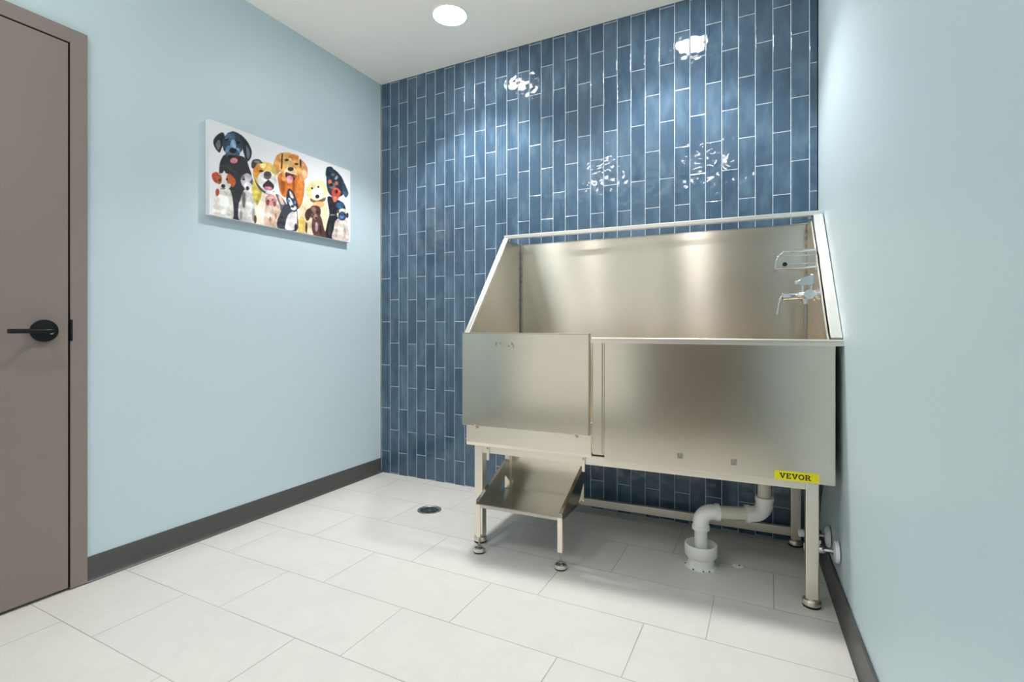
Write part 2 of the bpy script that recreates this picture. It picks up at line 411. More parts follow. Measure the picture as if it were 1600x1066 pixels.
# ------------------------------------------------------------------ dog painting on canvas
ART = [
 ((40, 42, 46),[(0.052,0.499),(0.062,0.608),(0.094,0.685),(0.195,0.715),(0.227,0.61),(0.241,0.51),(0.212,0.338),(0.19,0.013),(0.128,-0.002),(0.11,0.291),(0.059,0.428)]),
 ((30, 33, 36),[(0.068,0.904),(0.03,0.829),(0.022,0.743),(0.052,0.677),(0.068,0.752),(0.082,0.872)]),
 ((110, 122, 132),[(0.052,0.814),(0.034,0.767),(0.045,0.7),(0.059,0.752)]),
 ((34, 38, 44),[(0.161,0.955),(0.208,0.916),(0.241,0.82),(0.235,0.724),(0.213,0.677),(0.195,0.745),(0.178,0.874)]),
 ((105, 118, 128),[(0.208,0.859),(0.23,0.79),(0.222,0.713),(0.212,0.741)]),
 ((44, 58, 74),[(0.192,0.861),(0.184,0.784),(0.161,0.719),(0.129,0.681),(0.099,0.681),(0.076,0.717),(0.068,0.779),(0.076,0.854),(0.099,0.919),(0.129,0.959),(0.161,0.961),(0.184,0.925)]),
 ((70, 98, 122),[(0.145,0.906),(0.141,0.88),(0.13,0.857),(0.115,0.842),(0.1,0.837),(0.089,0.846),(0.085,0.865),(0.089,0.891),(0.1,0.914),(0.115,0.931),(0.13,0.936),(0.141,0.925)]),
 ((120, 160, 186),[(0.148,0.822),(0.146,0.79),(0.14,0.764),(0.131,0.749),(0.123,0.752),(0.116,0.771),(0.113,0.799),(0.116,0.831),(0.123,0.857),(0.131,0.872),(0.14,0.867),(0.146,0.85)]),
 ((96, 135, 165),[(0.128,0.752),(0.125,0.724),(0.117,0.7),(0.108,0.687),(0.097,0.687),(0.089,0.702),(0.087,0.726),(0.089,0.752),(0.097,0.775),(0.108,0.788),(0.117,0.788),(0.125,0.775)]),
 ((100, 140, 168),[(0.173,0.76),(0.171,0.737),(0.163,0.715),(0.154,0.702),(0.144,0.702),(0.137,0.715),(0.134,0.737),(0.137,0.76),(0.144,0.782),(0.154,0.794),(0.163,0.794),(0.171,0.782)]),
 ((62, 82, 100),[(0.17,0.73),(0.165,0.702),(0.148,0.677),(0.128,0.657),(0.108,0.651),(0.092,0.66),(0.087,0.681),(0.092,0.709),(0.108,0.734),(0.128,0.754),(0.148,0.76),(0.165,0.752)]),
 ((18, 22, 30),[(0.151,0.76),(0.148,0.745),(0.14,0.73),(0.129,0.719),(0.118,0.717),(0.111,0.722),(0.108,0.734),(0.111,0.749),(0.118,0.764),(0.129,0.775),(0.14,0.777),(0.148,0.773)]),
 ((16, 18, 22),[(0.104,0.852),(0.102,0.844),(0.099,0.837),(0.094,0.831),(0.088,0.831),(0.085,0.833),(0.084,0.839),(0.085,0.848),(0.088,0.857),(0.094,0.861),(0.099,0.863),(0.102,0.859)]),
 ((16, 18, 22),[(0.171,0.861),(0.169,0.85),(0.166,0.842),(0.16,0.837),(0.155,0.835),(0.151,0.839),(0.149,0.846),(0.151,0.857),(0.155,0.865),(0.16,0.869),(0.166,0.872),(0.169,0.867)]),
 ((120, 150, 170),[(0.096,0.859),(0.096,0.854),(0.092,0.85),(0.09,0.848),(0.087,0.848),(0.085,0.848),(0.084,0.852),(0.085,0.857),(0.087,0.861),(0.09,0.863),(0.092,0.863),(0.096,0.863)]),
 ((60, 28, 34),[(0.099,0.662),(0.129,0.692),(0.171,0.702),(0.16,0.632),(0.134,0.597),(0.115,0.61)]),
 ((214, 140, 152),[(0.157,0.653),(0.154,0.636),(0.146,0.621),(0.134,0.61),(0.124,0.608),(0.116,0.615),(0.113,0.627),(0.116,0.645),(0.124,0.66),(0.134,0.67),(0.146,0.672),(0.154,0.666)]),
 ((28, 32, 38),[(0.161,0.709),(0.157,0.7),(0.145,0.687),(0.129,0.677),(0.113,0.668),(0.102,0.666),(0.098,0.67),(0.102,0.679),(0.113,0.69),(0.129,0.7),(0.145,0.709),(0.157,0.711)]),
 ((240, 230, 208),[(0.254,0.422),(0.289,0.375),(0.399,0.394),(0.456,0.289),(0.456,0.03),(0.256,-0.004)]),
 ((208, 186, 84),[(0.303,0.383),(0.299,0.31),(0.287,0.255),(0.271,0.229),(0.256,0.24),(0.244,0.285),(0.24,0.353),(0.244,0.424),(0.256,0.48),(0.271,0.505),(0.287,0.495),(0.299,0.45)]),
 ((176, 160, 58),[(0.301,0.31),(0.291,0.261),(0.282,0.227),(0.273,0.214),(0.27,0.229),(0.271,0.266),(0.277,0.313),(0.287,0.362),(0.297,0.398),(0.304,0.411),(0.309,0.396),(0.308,0.36)]),
 ((232, 190, 104),[(0.406,0.645),(0.395,0.567),(0.365,0.499),(0.325,0.46),(0.286,0.458),(0.257,0.495),(0.247,0.559),(0.257,0.634),(0.286,0.7),(0.325,0.741),(0.365,0.745),(0.395,0.711)]),
 ((226, 148, 52),[(0.253,0.632),(0.289,0.7),(0.325,0.713),(0.333,0.653),(0.289,0.582),(0.276,0.527),(0.254,0.563)]),
 ((240, 214, 150),[(0.335,0.7),(0.332,0.683),(0.325,0.668),(0.314,0.66),(0.303,0.657),(0.296,0.662),(0.292,0.675),(0.296,0.692),(0.303,0.707),(0.314,0.715),(0.325,0.719),(0.332,0.713)]),
 ((186, 178, 92),[(0.426,0.704),(0.422,0.664),(0.412,0.632),(0.399,0.615),(0.385,0.617),(0.376,0.64),(0.372,0.675),(0.376,0.715),(0.385,0.747),(0.399,0.764),(0.412,0.762),(0.422,0.741)]),
 ((230, 232, 236),[(0.294,0.585),(0.323,0.623),(0.361,0.645),(0.399,0.591),(0.41,0.507),(0.394,0.426),(0.347,0.368),(0.302,0.413),(0.282,0.499)]),
 ((62, 62, 60),[(0.24,0.634),(0.249,0.713),(0.289,0.745),(0.312,0.713),(0.278,0.69),(0.256,0.623)]),
 ((120, 118, 112),[(0.295,0.713),(0.291,0.704),(0.284,0.696),(0.274,0.692),(0.265,0.692),(0.259,0.696),(0.257,0.704),(0.26,0.713),(0.268,0.722),(0.277,0.726),(0.287,0.726),(0.294,0.719)]),
 ((48, 30, 26),[(0.316,0.625),(0.314,0.617),(0.309,0.61),(0.302,0.604),(0.296,0.602),(0.29,0.604),(0.289,0.61),(0.29,0.617),(0.296,0.625),(0.302,0.63),(0.309,0.632),(0.314,0.63)]),
 ((90, 84, 84),[(0.371,0.606),(0.367,0.58),(0.357,0.557),(0.343,0.542),(0.329,0.542),(0.319,0.555),(0.316,0.576),(0.319,0.602),(0.329,0.625),(0.343,0.64),(0.357,0.64),(0.367,0.627)]),
 ((56, 50, 52),[(0.365,0.623),(0.362,0.608),(0.354,0.593),(0.343,0.585),(0.332,0.582),(0.324,0.587),(0.322,0.6),(0.324,0.612),(0.332,0.627),(0.343,0.636),(0.354,0.638),(0.362,0.634)]),
 ((44, 32, 40),[(0.311,0.445),(0.343,0.533),(0.354,0.542),(0.389,0.486),(0.361,0.422)]),
 ((206, 120, 150),[(0.375,0.454),(0.371,0.441),(0.361,0.428),(0.347,0.418),(0.333,0.413),(0.324,0.418),(0.32,0.426),(0.324,0.441),(0.333,0.454),(0.347,0.463),(0.361,0.467),(0.371,0.463)]),
 ((70, 68, 74),[(0.253,0.546),(0.267,0.49),(0.302,0.422),(0.343,0.394),(0.389,0.43),(0.361,0.375),(0.316,0.379),(0.276,0.433)]),
 ((236, 236, 238),[(0.392,0.411),(0.388,0.403),(0.377,0.39),(0.361,0.381),(0.345,0.375),(0.334,0.377),(0.33,0.381),(0.334,0.392),(0.345,0.403),(0.361,0.413),(0.377,0.418),(0.388,0.418)]),
 ((206, 112, 36),[(0.416,0.634),(0.476,0.707),(0.577,0.719),(0.608,0.621),(0.59,0.379),(0.548,0.289),(0.505,0.478),(0.476,0.396),(0.437,0.413),(0.417,0.535)]),
 ((228, 136, 52),[(0.6,0.522),(0.596,0.443),(0.586,0.381),(0.572,0.355),(0.559,0.37),(0.549,0.422),(0.545,0.497),(0.549,0.576),(0.559,0.638),(0.572,0.664),(0.586,0.651),(0.596,0.6)]),
 ((176, 84, 24),[(0.465,0.525),(0.462,0.473),(0.456,0.435),(0.448,0.418),(0.441,0.428),(0.435,0.46),(0.433,0.51),(0.435,0.561),(0.441,0.6),(0.448,0.617),(0.456,0.608),(0.462,0.574)]),
 ((232, 150, 70),[(0.472,0.63),(0.47,0.608),(0.465,0.591),(0.456,0.582),(0.448,0.582),(0.443,0.595),(0.441,0.612),(0.443,0.634),(0.448,0.651),(0.456,0.662),(0.465,0.66),(0.47,0.649)]),
 ((168, 80, 24),[(0.537,0.561),(0.534,0.518),(0.531,0.484),(0.526,0.471),(0.52,0.48),(0.517,0.51),(0.516,0.55),(0.517,0.593),(0.52,0.627),(0.526,0.64),(0.531,0.632),(0.534,0.602)]),
 ((214, 146, 84),[(0.441,0.914),(0.4,0.842),(0.385,0.724),(0.41,0.66),(0.439,0.717),(0.453,0.869)]),
 ((190, 110, 50),[(0.448,0.784),(0.447,0.745),(0.443,0.713),(0.437,0.7),(0.431,0.707),(0.427,0.732),(0.426,0.771),(0.427,0.809),(0.431,0.839),(0.437,0.852),(0.443,0.846),(0.447,0.82)]),
 ((222, 150, 96),[(0.58,0.914),(0.627,0.85),(0.633,0.749),(0.601,0.662),(0.569,0.672),(0.573,0.82)]),
 ((236, 184, 140),[(0.625,0.762),(0.622,0.728),(0.616,0.702),(0.608,0.69),(0.599,0.694),(0.592,0.713),(0.59,0.743),(0.592,0.775),(0.599,0.801),(0.608,0.816),(0.616,0.812),(0.622,0.792)]),
 ((226, 166, 88),[(0.583,0.835),(0.572,0.749),(0.541,0.675),(0.501,0.634),(0.461,0.634),(0.432,0.675),(0.423,0.743),(0.432,0.827),(0.461,0.899),(0.501,0.942),(0.541,0.946),(0.572,0.908)]),
 ((232, 176, 100),[(0.532,0.925),(0.525,0.895),(0.504,0.865),(0.476,0.842),(0.448,0.831),(0.429,0.837),(0.422,0.859),(0.429,0.889),(0.448,0.919),(0.476,0.942),(0.504,0.951),(0.525,0.946)]),
 ((206, 128, 54),[(0.567,0.934),(0.561,0.91),(0.546,0.887),(0.526,0.869),(0.505,0.863),(0.491,0.869),(0.486,0.884),(0.491,0.908),(0.505,0.931),(0.526,0.951),(0.546,0.957),(0.561,0.951)]),
 ((240, 200, 140),[(0.518,0.822),(0.515,0.784),(0.506,0.752),(0.496,0.737),(0.485,0.741),(0.476,0.762),(0.474,0.799),(0.476,0.837),(0.485,0.867),(0.496,0.884),(0.506,0.882),(0.515,0.859)]),
 ((40, 28, 20),[(0.49,0.857),(0.488,0.848),(0.483,0.839),(0.476,0.833),(0.469,0.831),(0.463,0.833),(0.462,0.839),(0.463,0.848),(0.469,0.857),(0.476,0.863),(0.483,0.865),(0.488,0.863)]),
 ((40, 28, 20),[(0.562,0.848),(0.56,0.839),(0.555,0.831),(0.547,0.824),(0.541,0.822),(0.535,0.824),(0.533,0.831),(0.535,0.842),(0.541,0.85),(0.547,0.854),(0.555,0.857),(0.56,0.854)]),
 ((240, 210, 170),[(0.551,0.737),(0.544,0.696),(0.527,0.662),(0.504,0.64),(0.481,0.636),(0.465,0.653),(0.458,0.685),(0.465,0.724),(0.481,0.758),(0.504,0.782),(0.527,0.784),(0.544,0.769)]),
 ((34, 28, 28),[(0.525,0.764),(0.523,0.749),(0.514,0.734),(0.504,0.726),(0.494,0.724),(0.486,0.728),(0.483,0.741),(0.486,0.756),(0.494,0.771),(0.504,0.779),(0.514,0.782),(0.523,0.777)]),
 ((64, 36, 32),[(0.466,0.69),(0.504,0.696),(0.541,0.694),(0.526,0.623),(0.476,0.619)]),
 ((232, 152, 164),[(0.522,0.638),(0.518,0.612),(0.51,0.591),(0.497,0.578),(0.484,0.578),(0.475,0.591),(0.472,0.612),(0.475,0.638),(0.484,0.66),(0.497,0.672),(0.51,0.672),(0.518,0.662)]),
 ((150, 80, 50),[(0.548,0.687),(0.547,0.677),(0.542,0.668),(0.537,0.664),(0.53,0.662),(0.526,0.666),(0.524,0.675),(0.526,0.683),(0.53,0.692),(0.537,0.698),(0.542,0.698),(0.547,0.694)]),
 ((24, 22, 24),[(0.575,0.921),(0.584,0.895),(0.58,0.807),(0.571,0.854)]),
 ((40, 30, 24),[(0.441,0.895),(0.448,0.897),(0.444,0.732),(0.434,0.734)]),
 ((240, 222, 182),[(0.567,0.268),(0.642,0.454),(0.765,0.493),(0.798,0.323),(0.79,0.026),(0.553,0.004)]),
 ((240, 226, 158),[(0.8,0.636),(0.787,0.565),(0.754,0.501),(0.708,0.463),(0.663,0.46),(0.631,0.493),(0.62,0.55),(0.631,0.619),(0.663,0.681),(0.708,0.722),(0.754,0.726),(0.787,0.696)]),
 ((236, 220, 140),[(0.663,0.552),(0.66,0.516),(0.653,0.486),(0.642,0.473),(0.631,0.478),(0.623,0.499),(0.62,0.533),(0.623,0.57),(0.631,0.597),(0.642,0.612),(0.653,0.608),(0.66,0.587)]),
 ((250, 244, 230),[(0.762,0.578),(0.756,0.531),(0.737,0.49),(0.71,0.467),(0.685,0.467),(0.666,0.49),(0.659,0.529),(0.666,0.576),(0.685,0.615),(0.71,0.64),(0.737,0.64),(0.756,0.619)]),
 ((26, 24, 24),[(0.677,0.602),(0.676,0.595),(0.673,0.589),(0.669,0.585),(0.665,0.585),(0.661,0.587),(0.66,0.593),(0.661,0.602),(0.665,0.608),(0.669,0.612),(0.673,0.612),(0.676,0.608)]),
 ((26, 24, 24),[(0.726,0.645),(0.725,0.636),(0.722,0.63),(0.717,0.625),(0.713,0.625),(0.709,0.627),(0.708,0.634),(0.709,0.642),(0.713,0.649),(0.717,0.653),(0.722,0.653),(0.725,0.651)]),
 ((26, 24, 26),[(0.728,0.518),(0.726,0.505),(0.719,0.493),(0.71,0.484),(0.701,0.484),(0.695,0.49),(0.692,0.503),(0.695,0.516),(0.701,0.529),(0.71,0.537),(0.719,0.537),(0.726,0.531)]),
 ((110, 86, 66),[(0.655,0.46),(0.708,0.452),(0.776,0.533),(0.768,0.48),(0.708,0.424),(0.663,0.42)]),
 ((226, 186, 100),[(0.62,0.101),(0.615,0.041),(0.603,-0.006),(0.586,-0.026),(0.569,-0.017),(0.557,0.021),(0.553,0.075),(0.557,0.135),(0.569,0.18),(0.586,0.201),(0.603,0.193),(0.615,0.156)]),
 ((60, 48, 36),[(0.631,0.079),(0.63,0.043),(0.627,0.017),(0.623,0.006),(0.618,0.015),(0.615,0.039),(0.614,0.073),(0.615,0.109),(0.618,0.135),(0.623,0.146),(0.627,0.137),(0.63,0.113)]),
 ((236, 200, 170),[(0.688,0.103),(0.685,0.056),(0.675,0.021),(0.663,0.006),(0.652,0.013),(0.643,0.043),(0.64,0.086),(0.643,0.131),(0.652,0.165),(0.663,0.182),(0.675,0.176),(0.685,0.146)]),
 ((232, 176, 120),[(0.77,0.43),(0.762,0.407),(0.744,0.381),(0.719,0.366),(0.695,0.362),(0.676,0.37),(0.67,0.388),(0.676,0.411),(0.695,0.435),(0.719,0.452),(0.744,0.458),(0.762,0.45)]),
 ((28, 28, 34),[(0.795,0.542),(0.86,0.552),(0.941,0.514),(0.951,0.383),(0.878,0.225),(0.845,0.0),(0.778,0.006),(0.788,0.173),(0.81,0.328)]),
 ((38, 46, 58),[(0.798,0.931),(0.854,0.94),(0.916,0.88),(0.951,0.764),(0.932,0.638),(0.86,0.563),(0.806,0.6),(0.786,0.722)]),
 ((28, 46, 64),[(0.788,0.931),(0.841,0.953),(0.824,0.814),(0.783,0.807)]),
 ((46, 74, 94),[(0.929,0.831),(0.981,0.687),(0.955,0.61),(0.93,0.679)]),
 ((92, 106, 128),[(0.861,0.874),(0.859,0.863),(0.852,0.852),(0.842,0.846),(0.832,0.842),(0.826,0.846),(0.823,0.854),(0.826,0.863),(0.832,0.874),(0.842,0.882),(0.852,0.884),(0.859,0.882)]),
 ((150, 160, 178),[(0.884,0.837),(0.878,0.822),(0.872,0.812),(0.865,0.807),(0.86,0.812),(0.859,0.824),(0.861,0.839),(0.867,0.857),(0.873,0.867),(0.881,0.869),(0.885,0.865),(0.886,0.854)]),
 ((210, 118, 92),[(0.831,0.762),(0.829,0.743),(0.823,0.728),(0.814,0.719),(0.806,0.719),(0.8,0.73),(0.798,0.745),(0.8,0.762),(0.806,0.777),(0.814,0.786),(0.823,0.786),(0.829,0.777)]),
 ((190, 110, 84),[(0.889,0.773),(0.887,0.758),(0.881,0.745),(0.872,0.739),(0.863,0.737),(0.858,0.743),(0.855,0.756),(0.858,0.769),(0.863,0.782),(0.872,0.79),(0.881,0.79),(0.887,0.784)]),
 ((110, 110, 120),[(0.862,0.722),(0.859,0.7),(0.849,0.681),(0.835,0.668),(0.823,0.668),(0.813,0.677),(0.81,0.696),(0.813,0.717),(0.823,0.737),(0.835,0.749),(0.849,0.752),(0.859,0.741)]),
 ((18, 18, 22),[(0.844,0.728),(0.842,0.715),(0.835,0.704),(0.827,0.696),(0.817,0.696),(0.811,0.7),(0.809,0.709),(0.811,0.722),(0.817,0.734),(0.827,0.741),(0.835,0.743),(0.842,0.737)]),
 ((204, 84, 66),[(0.833,0.653),(0.872,0.704),(0.91,0.67),(0.897,0.589),(0.86,0.497),(0.839,0.525)]),
 ((228, 140, 122),[(0.877,0.552),(0.875,0.531),(0.869,0.516),(0.86,0.507),(0.852,0.507),(0.845,0.518),(0.843,0.535),(0.845,0.557),(0.852,0.572),(0.86,0.58),(0.869,0.58),(0.875,0.57)]),
 ((60, 24, 26),[(0.887,0.66),(0.885,0.645),(0.88,0.634),(0.872,0.625),(0.866,0.625),(0.86,0.634),(0.858,0.645),(0.86,0.66),(0.866,0.67),(0.872,0.679),(0.88,0.679),(0.885,0.67)]),
 ((44, 84, 128),[(0.941,0.495),(0.937,0.469),(0.923,0.448),(0.903,0.433),(0.885,0.433),(0.871,0.443),(0.867,0.463),(0.871,0.486),(0.885,0.51),(0.903,0.525),(0.923,0.527),(0.937,0.516)]),
 ((110, 110, 116),[(0.868,0.332),(0.863,0.325),(0.852,0.317),(0.835,0.308),(0.82,0.304),(0.809,0.304),(0.805,0.308),(0.809,0.315),(0.82,0.323),(0.835,0.332),(0.852,0.336),(0.863,0.336)]),
 ((58, 58, 66),[(0.824,0.113),(0.823,0.075),(0.818,0.047),(0.812,0.034),(0.806,0.043),(0.802,0.069),(0.8,0.105),(0.802,0.141),(0.806,0.169),(0.812,0.182),(0.818,0.173),(0.823,0.15)]),
 ((226, 222, 212),[(0.025,0.193),(0.052,0.278),(0.105,0.319),(0.128,0.208),(0.128,0.0),(0.052,-0.013),(0.022,-0.002)]),
 ((240, 238, 232),[(0.109,0.156),(0.105,0.109),(0.096,0.073),(0.082,0.056),(0.069,0.062),(0.059,0.09),(0.056,0.133),(0.059,0.178),(0.069,0.214),(0.082,0.233),(0.096,0.227),(0.105,0.199)]),
 ((196, 192, 188),[(0.123,0.041),(0.118,0.032),(0.108,0.021),(0.094,0.015),(0.08,0.011),(0.07,0.013),(0.066,0.019),(0.07,0.028),(0.08,0.036),(0.094,0.045),(0.108,0.049),(0.118,0.047)]),
 ((242, 238, 230),[(0.12,0.4),(0.115,0.347),(0.099,0.302),(0.078,0.278),(0.057,0.283),(0.042,0.31),(0.037,0.358),(0.042,0.411),(0.057,0.456),(0.078,0.48),(0.099,0.478),(0.115,0.45)]),
 ((172, 66, 46),[(0.044,0.463),(0.014,0.435),(0.017,0.375),(0.038,0.347),(0.053,0.411)]),
 ((196, 92, 44),[(0.108,0.484),(0.144,0.435),(0.139,0.37),(0.122,0.351),(0.108,0.424)]),
 ((168, 84, 40),[(0.068,0.4),(0.066,0.373),(0.06,0.351),(0.053,0.34),(0.045,0.343),(0.04,0.36),(0.038,0.385),(0.04,0.413),(0.045,0.435),(0.053,0.445),(0.06,0.443),(0.066,0.426)]),
 ((182, 98, 52),[(0.119,0.433),(0.118,0.405),(0.113,0.383),(0.105,0.373),(0.099,0.377),(0.094,0.394),(0.091,0.42),(0.094,0.448),(0.099,0.469),(0.105,0.48),(0.113,0.478),(0.118,0.46)]),
 ((240, 236, 230),[(0.088,0.428),(0.087,0.392),(0.084,0.362),(0.078,0.351),(0.074,0.358),(0.071,0.383),(0.07,0.42),(0.071,0.456),(0.074,0.486),(0.078,0.499),(0.084,0.49),(0.087,0.465)]),
 ((28, 24, 26),[(0.086,0.338),(0.084,0.328),(0.081,0.317),(0.074,0.313),(0.069,0.313),(0.065,0.317),(0.062,0.328),(0.065,0.338),(0.069,0.349),(0.074,0.353),(0.081,0.353),(0.084,0.349)]),
 ((26, 22, 22),[(0.06,0.394),(0.06,0.388),(0.057,0.381),(0.055,0.379),(0.052,0.379),(0.049,0.383),(0.048,0.388),(0.049,0.394),(0.052,0.4),(0.055,0.403),(0.057,0.403),(0.06,0.4)]),
 ((26, 22, 22),[(0.102,0.418),(0.101,0.411),(0.099,0.407),(0.096,0.403),(0.092,0.403),(0.09,0.407),(0.09,0.411),(0.09,0.418),(0.092,0.424),(0.096,0.428),(0.099,0.428),(0.101,0.424)]),
 ((172, 76, 50),[(0.053,0.255),(0.052,0.233),(0.047,0.216),(0.042,0.21),(0.037,0.212),(0.033,0.225),(0.032,0.244),(0.033,0.266),(0.037,0.283),(0.042,0.291),(0.047,0.287),(0.052,0.274)]),
 ((120, 116, 112),[(0.088,0.313),(0.086,0.308),(0.081,0.302),(0.073,0.298),(0.066,0.296),(0.059,0.296),(0.057,0.298),(0.059,0.302),(0.066,0.308),(0.073,0.313),(0.081,0.315),(0.086,0.317)]),
 ((210, 204, 196),[(0.062,0.062),(0.059,0.039),(0.053,0.019),(0.044,0.011),(0.034,0.013),(0.028,0.026),(0.026,0.047),(0.028,0.071),(0.034,0.088),(0.044,0.099),(0.053,0.096),(0.059,0.084)]),
 ((212, 208, 206),[(0.185,0.296),(0.199,0.355),(0.239,0.36),(0.261,0.206),(0.261,-0.002),(0.17,-0.009),(0.163,0.163)]),
 ((236, 232, 228),[(0.244,0.199),(0.242,0.15),(0.234,0.113),(0.224,0.096),(0.214,0.105),(0.206,0.135),(0.204,0.18),(0.206,0.229),(0.214,0.266),(0.224,0.283),(0.234,0.274),(0.242,0.244)]),
 ((104, 102, 104),[(0.186,0.31),(0.204,0.308),(0.2,0.161),(0.185,0.173)]),
 ((196, 194, 198),[(0.251,0.48),(0.245,0.435),(0.231,0.396),(0.213,0.377),(0.195,0.379),(0.182,0.403),(0.176,0.441),(0.182,0.486),(0.195,0.522),(0.213,0.544),(0.231,0.542),(0.245,0.518)]),
 ((232, 230, 232),[(0.231,0.411),(0.229,0.385),(0.223,0.366),(0.213,0.355),(0.204,0.358),(0.197,0.37),(0.195,0.392),(0.197,0.418),(0.204,0.437),(0.213,0.448),(0.223,0.445),(0.229,0.433)]),
 ((104, 104, 110),[(0.198,0.486),(0.197,0.471),(0.192,0.456),(0.188,0.45),(0.183,0.452),(0.18,0.46),(0.178,0.475),(0.18,0.493),(0.183,0.505),(0.188,0.512),(0.192,0.51),(0.197,0.501)]),
 ((112, 112, 118),[(0.253,0.469),(0.252,0.45),(0.248,0.437),(0.244,0.428),(0.239,0.43),(0.235,0.441),(0.234,0.458),(0.235,0.475),(0.239,0.49),(0.244,0.497),(0.248,0.495),(0.252,0.484)]),
 ((38, 38, 42),[(0.228,0.383),(0.226,0.37),(0.222,0.36),(0.215,0.353),(0.21,0.353),(0.205,0.36),(0.204,0.373),(0.205,0.385),(0.21,0.396),(0.215,0.403),(0.222,0.403),(0.226,0.396)]),
 ((58, 50, 50),[(0.202,0.471),(0.201,0.463),(0.198,0.458),(0.195,0.454),(0.19,0.454),(0.188,0.456),(0.187,0.463),(0.188,0.469),(0.19,0.475),(0.195,0.478),(0.198,0.48),(0.201,0.475)]),
 ((58, 50, 50),[(0.247,0.465),(0.246,0.458),(0.243,0.452),(0.24,0.45),(0.235,0.448),(0.232,0.452),(0.231,0.458),(0.232,0.465),(0.235,0.471),(0.24,0.473),(0.243,0.473),(0.246,0.471)]),
 ((150, 146, 146),[(0.262,0.096),(0.261,0.056),(0.258,0.026),(0.254,0.015),(0.249,0.024),(0.246,0.051),(0.245,0.09),(0.246,0.128),(0.249,0.158),(0.254,0.171),(0.258,0.163),(0.261,0.135)]),
 ((150, 146, 146),[(0.185,0.066),(0.185,0.034),(0.182,0.011),(0.178,0.002),(0.174,0.009),(0.172,0.03),(0.171,0.06),(0.172,0.09),(0.174,0.113),(0.178,0.124),(0.182,0.118),(0.185,0.096)]),
 ((84, 60, 30),[(0.273,0.054),(0.272,0.028),(0.269,0.011),(0.265,0.002),(0.26,0.006),(0.257,0.024),(0.256,0.047),(0.257,0.071),(0.26,0.088),(0.265,0.096),(0.269,0.092),(0.272,0.075)]),
 ((224, 190, 170),[(0.33,0.236),(0.343,0.272),(0.403,0.283),(0.433,0.229),(0.41,0.019),(0.323,0.0)]),
 ((240, 222, 206),[(0.375,0.173),(0.373,0.131),(0.366,0.099),(0.357,0.084),(0.347,0.092),(0.341,0.118),(0.339,0.158),(0.341,0.199),(0.347,0.231),(0.357,0.246),(0.366,0.24),(0.373,0.212)]),
 ((180, 130, 110),[(0.369,0.088),(0.368,0.073),(0.365,0.06),(0.361,0.054),(0.358,0.056),(0.355,0.066),(0.354,0.084),(0.355,0.101),(0.358,0.113),(0.361,0.118),(0.365,0.116),(0.368,0.105)]),
 ((178, 130, 110),[(0.406,0.135),(0.405,0.116),(0.402,0.101),(0.399,0.094),(0.395,0.096),(0.392,0.111),(0.391,0.131),(0.392,0.15),(0.395,0.165),(0.399,0.171),(0.402,0.169),(0.405,0.154)]),
 ((210, 140, 138),[(0.408,0.33),(0.401,0.296),(0.386,0.263),(0.366,0.246),(0.345,0.246),(0.331,0.263),(0.326,0.293),(0.331,0.328),(0.345,0.358),(0.366,0.377),(0.386,0.377),(0.401,0.36)]),
 ((236, 178, 176),[(0.38,0.336),(0.377,0.321),(0.371,0.308),(0.361,0.3),(0.352,0.3),(0.345,0.306),(0.343,0.321),(0.345,0.336),(0.352,0.349),(0.361,0.358),(0.371,0.358),(0.377,0.351)]),
 ((140, 76, 80),[(0.356,0.278),(0.354,0.259),(0.349,0.244),(0.343,0.238),(0.337,0.24),(0.332,0.251),(0.33,0.268),(0.332,0.285),(0.337,0.3),(0.343,0.308),(0.349,0.306),(0.354,0.296)]),
 ((150, 80, 84),[(0.402,0.283),(0.401,0.266),(0.397,0.251),(0.391,0.244),(0.385,0.246),(0.382,0.257),(0.38,0.272),(0.382,0.289),(0.385,0.302),(0.391,0.31),(0.397,0.308),(0.401,0.298)]),
 ((70, 40, 46),[(0.357,0.298),(0.356,0.293),(0.354,0.287),(0.351,0.285),(0.347,0.285),(0.345,0.287),(0.344,0.291),(0.345,0.298),(0.347,0.302),(0.351,0.304),(0.354,0.304),(0.356,0.302)]),
 ((70, 40, 46),[(0.382,0.321),(0.381,0.317),(0.378,0.313),(0.376,0.31),(0.373,0.31),(0.371,0.313),(0.371,0.317),(0.371,0.321),(0.373,0.325),(0.376,0.328),(0.378,0.328),(0.381,0.325)]),
 ((96, 96, 104),[(0.399,0.394),(0.437,0.379),(0.476,0.298),(0.437,0.214),(0.427,0.276)]),
 ((232, 196, 188),[(0.416,0.385),(0.433,0.383),(0.458,0.306),(0.437,0.296)]),
 ((58, 60, 72),[(0.437,0.214),(0.476,0.313),(0.537,0.321),(0.555,0.21),(0.548,0.013),(0.41,0.006)]),
 ((44, 44, 52),[(0.462,0.09),(0.459,0.051),(0.449,0.019),(0.437,0.004),(0.425,0.011),(0.415,0.036),(0.412,0.073),(0.415,0.111),(0.425,0.141),(0.437,0.158),(0.449,0.152),(0.459,0.128)]),
 ((226, 218, 222),[(0.465,0.041),(0.486,0.184),(0.541,0.259),(0.551,0.156),(0.537,0.03),(0.476,0.002)]),
 ((36, 44, 60),[(0.472,0.379),(0.49,0.505),(0.526,0.471),(0.559,0.332),(0.553,0.278),(0.526,0.236),(0.486,0.291)]),
 ((214, 190, 190),[(0.496,0.478),(0.514,0.463),(0.526,0.407),(0.504,0.409)]),
 ((222, 226, 234),[(0.52,0.34),(0.528,0.306),(0.53,0.276),(0.527,0.259),(0.518,0.261),(0.506,0.283),(0.496,0.313),(0.488,0.349),(0.486,0.377),(0.489,0.394),(0.498,0.392),(0.509,0.373)]),
 ((90, 130, 176),[(0.5,0.36),(0.499,0.349),(0.495,0.34),(0.49,0.336),(0.485,0.336),(0.482,0.343),(0.48,0.351),(0.482,0.362),(0.485,0.373),(0.49,0.377),(0.495,0.377),(0.499,0.37)]),
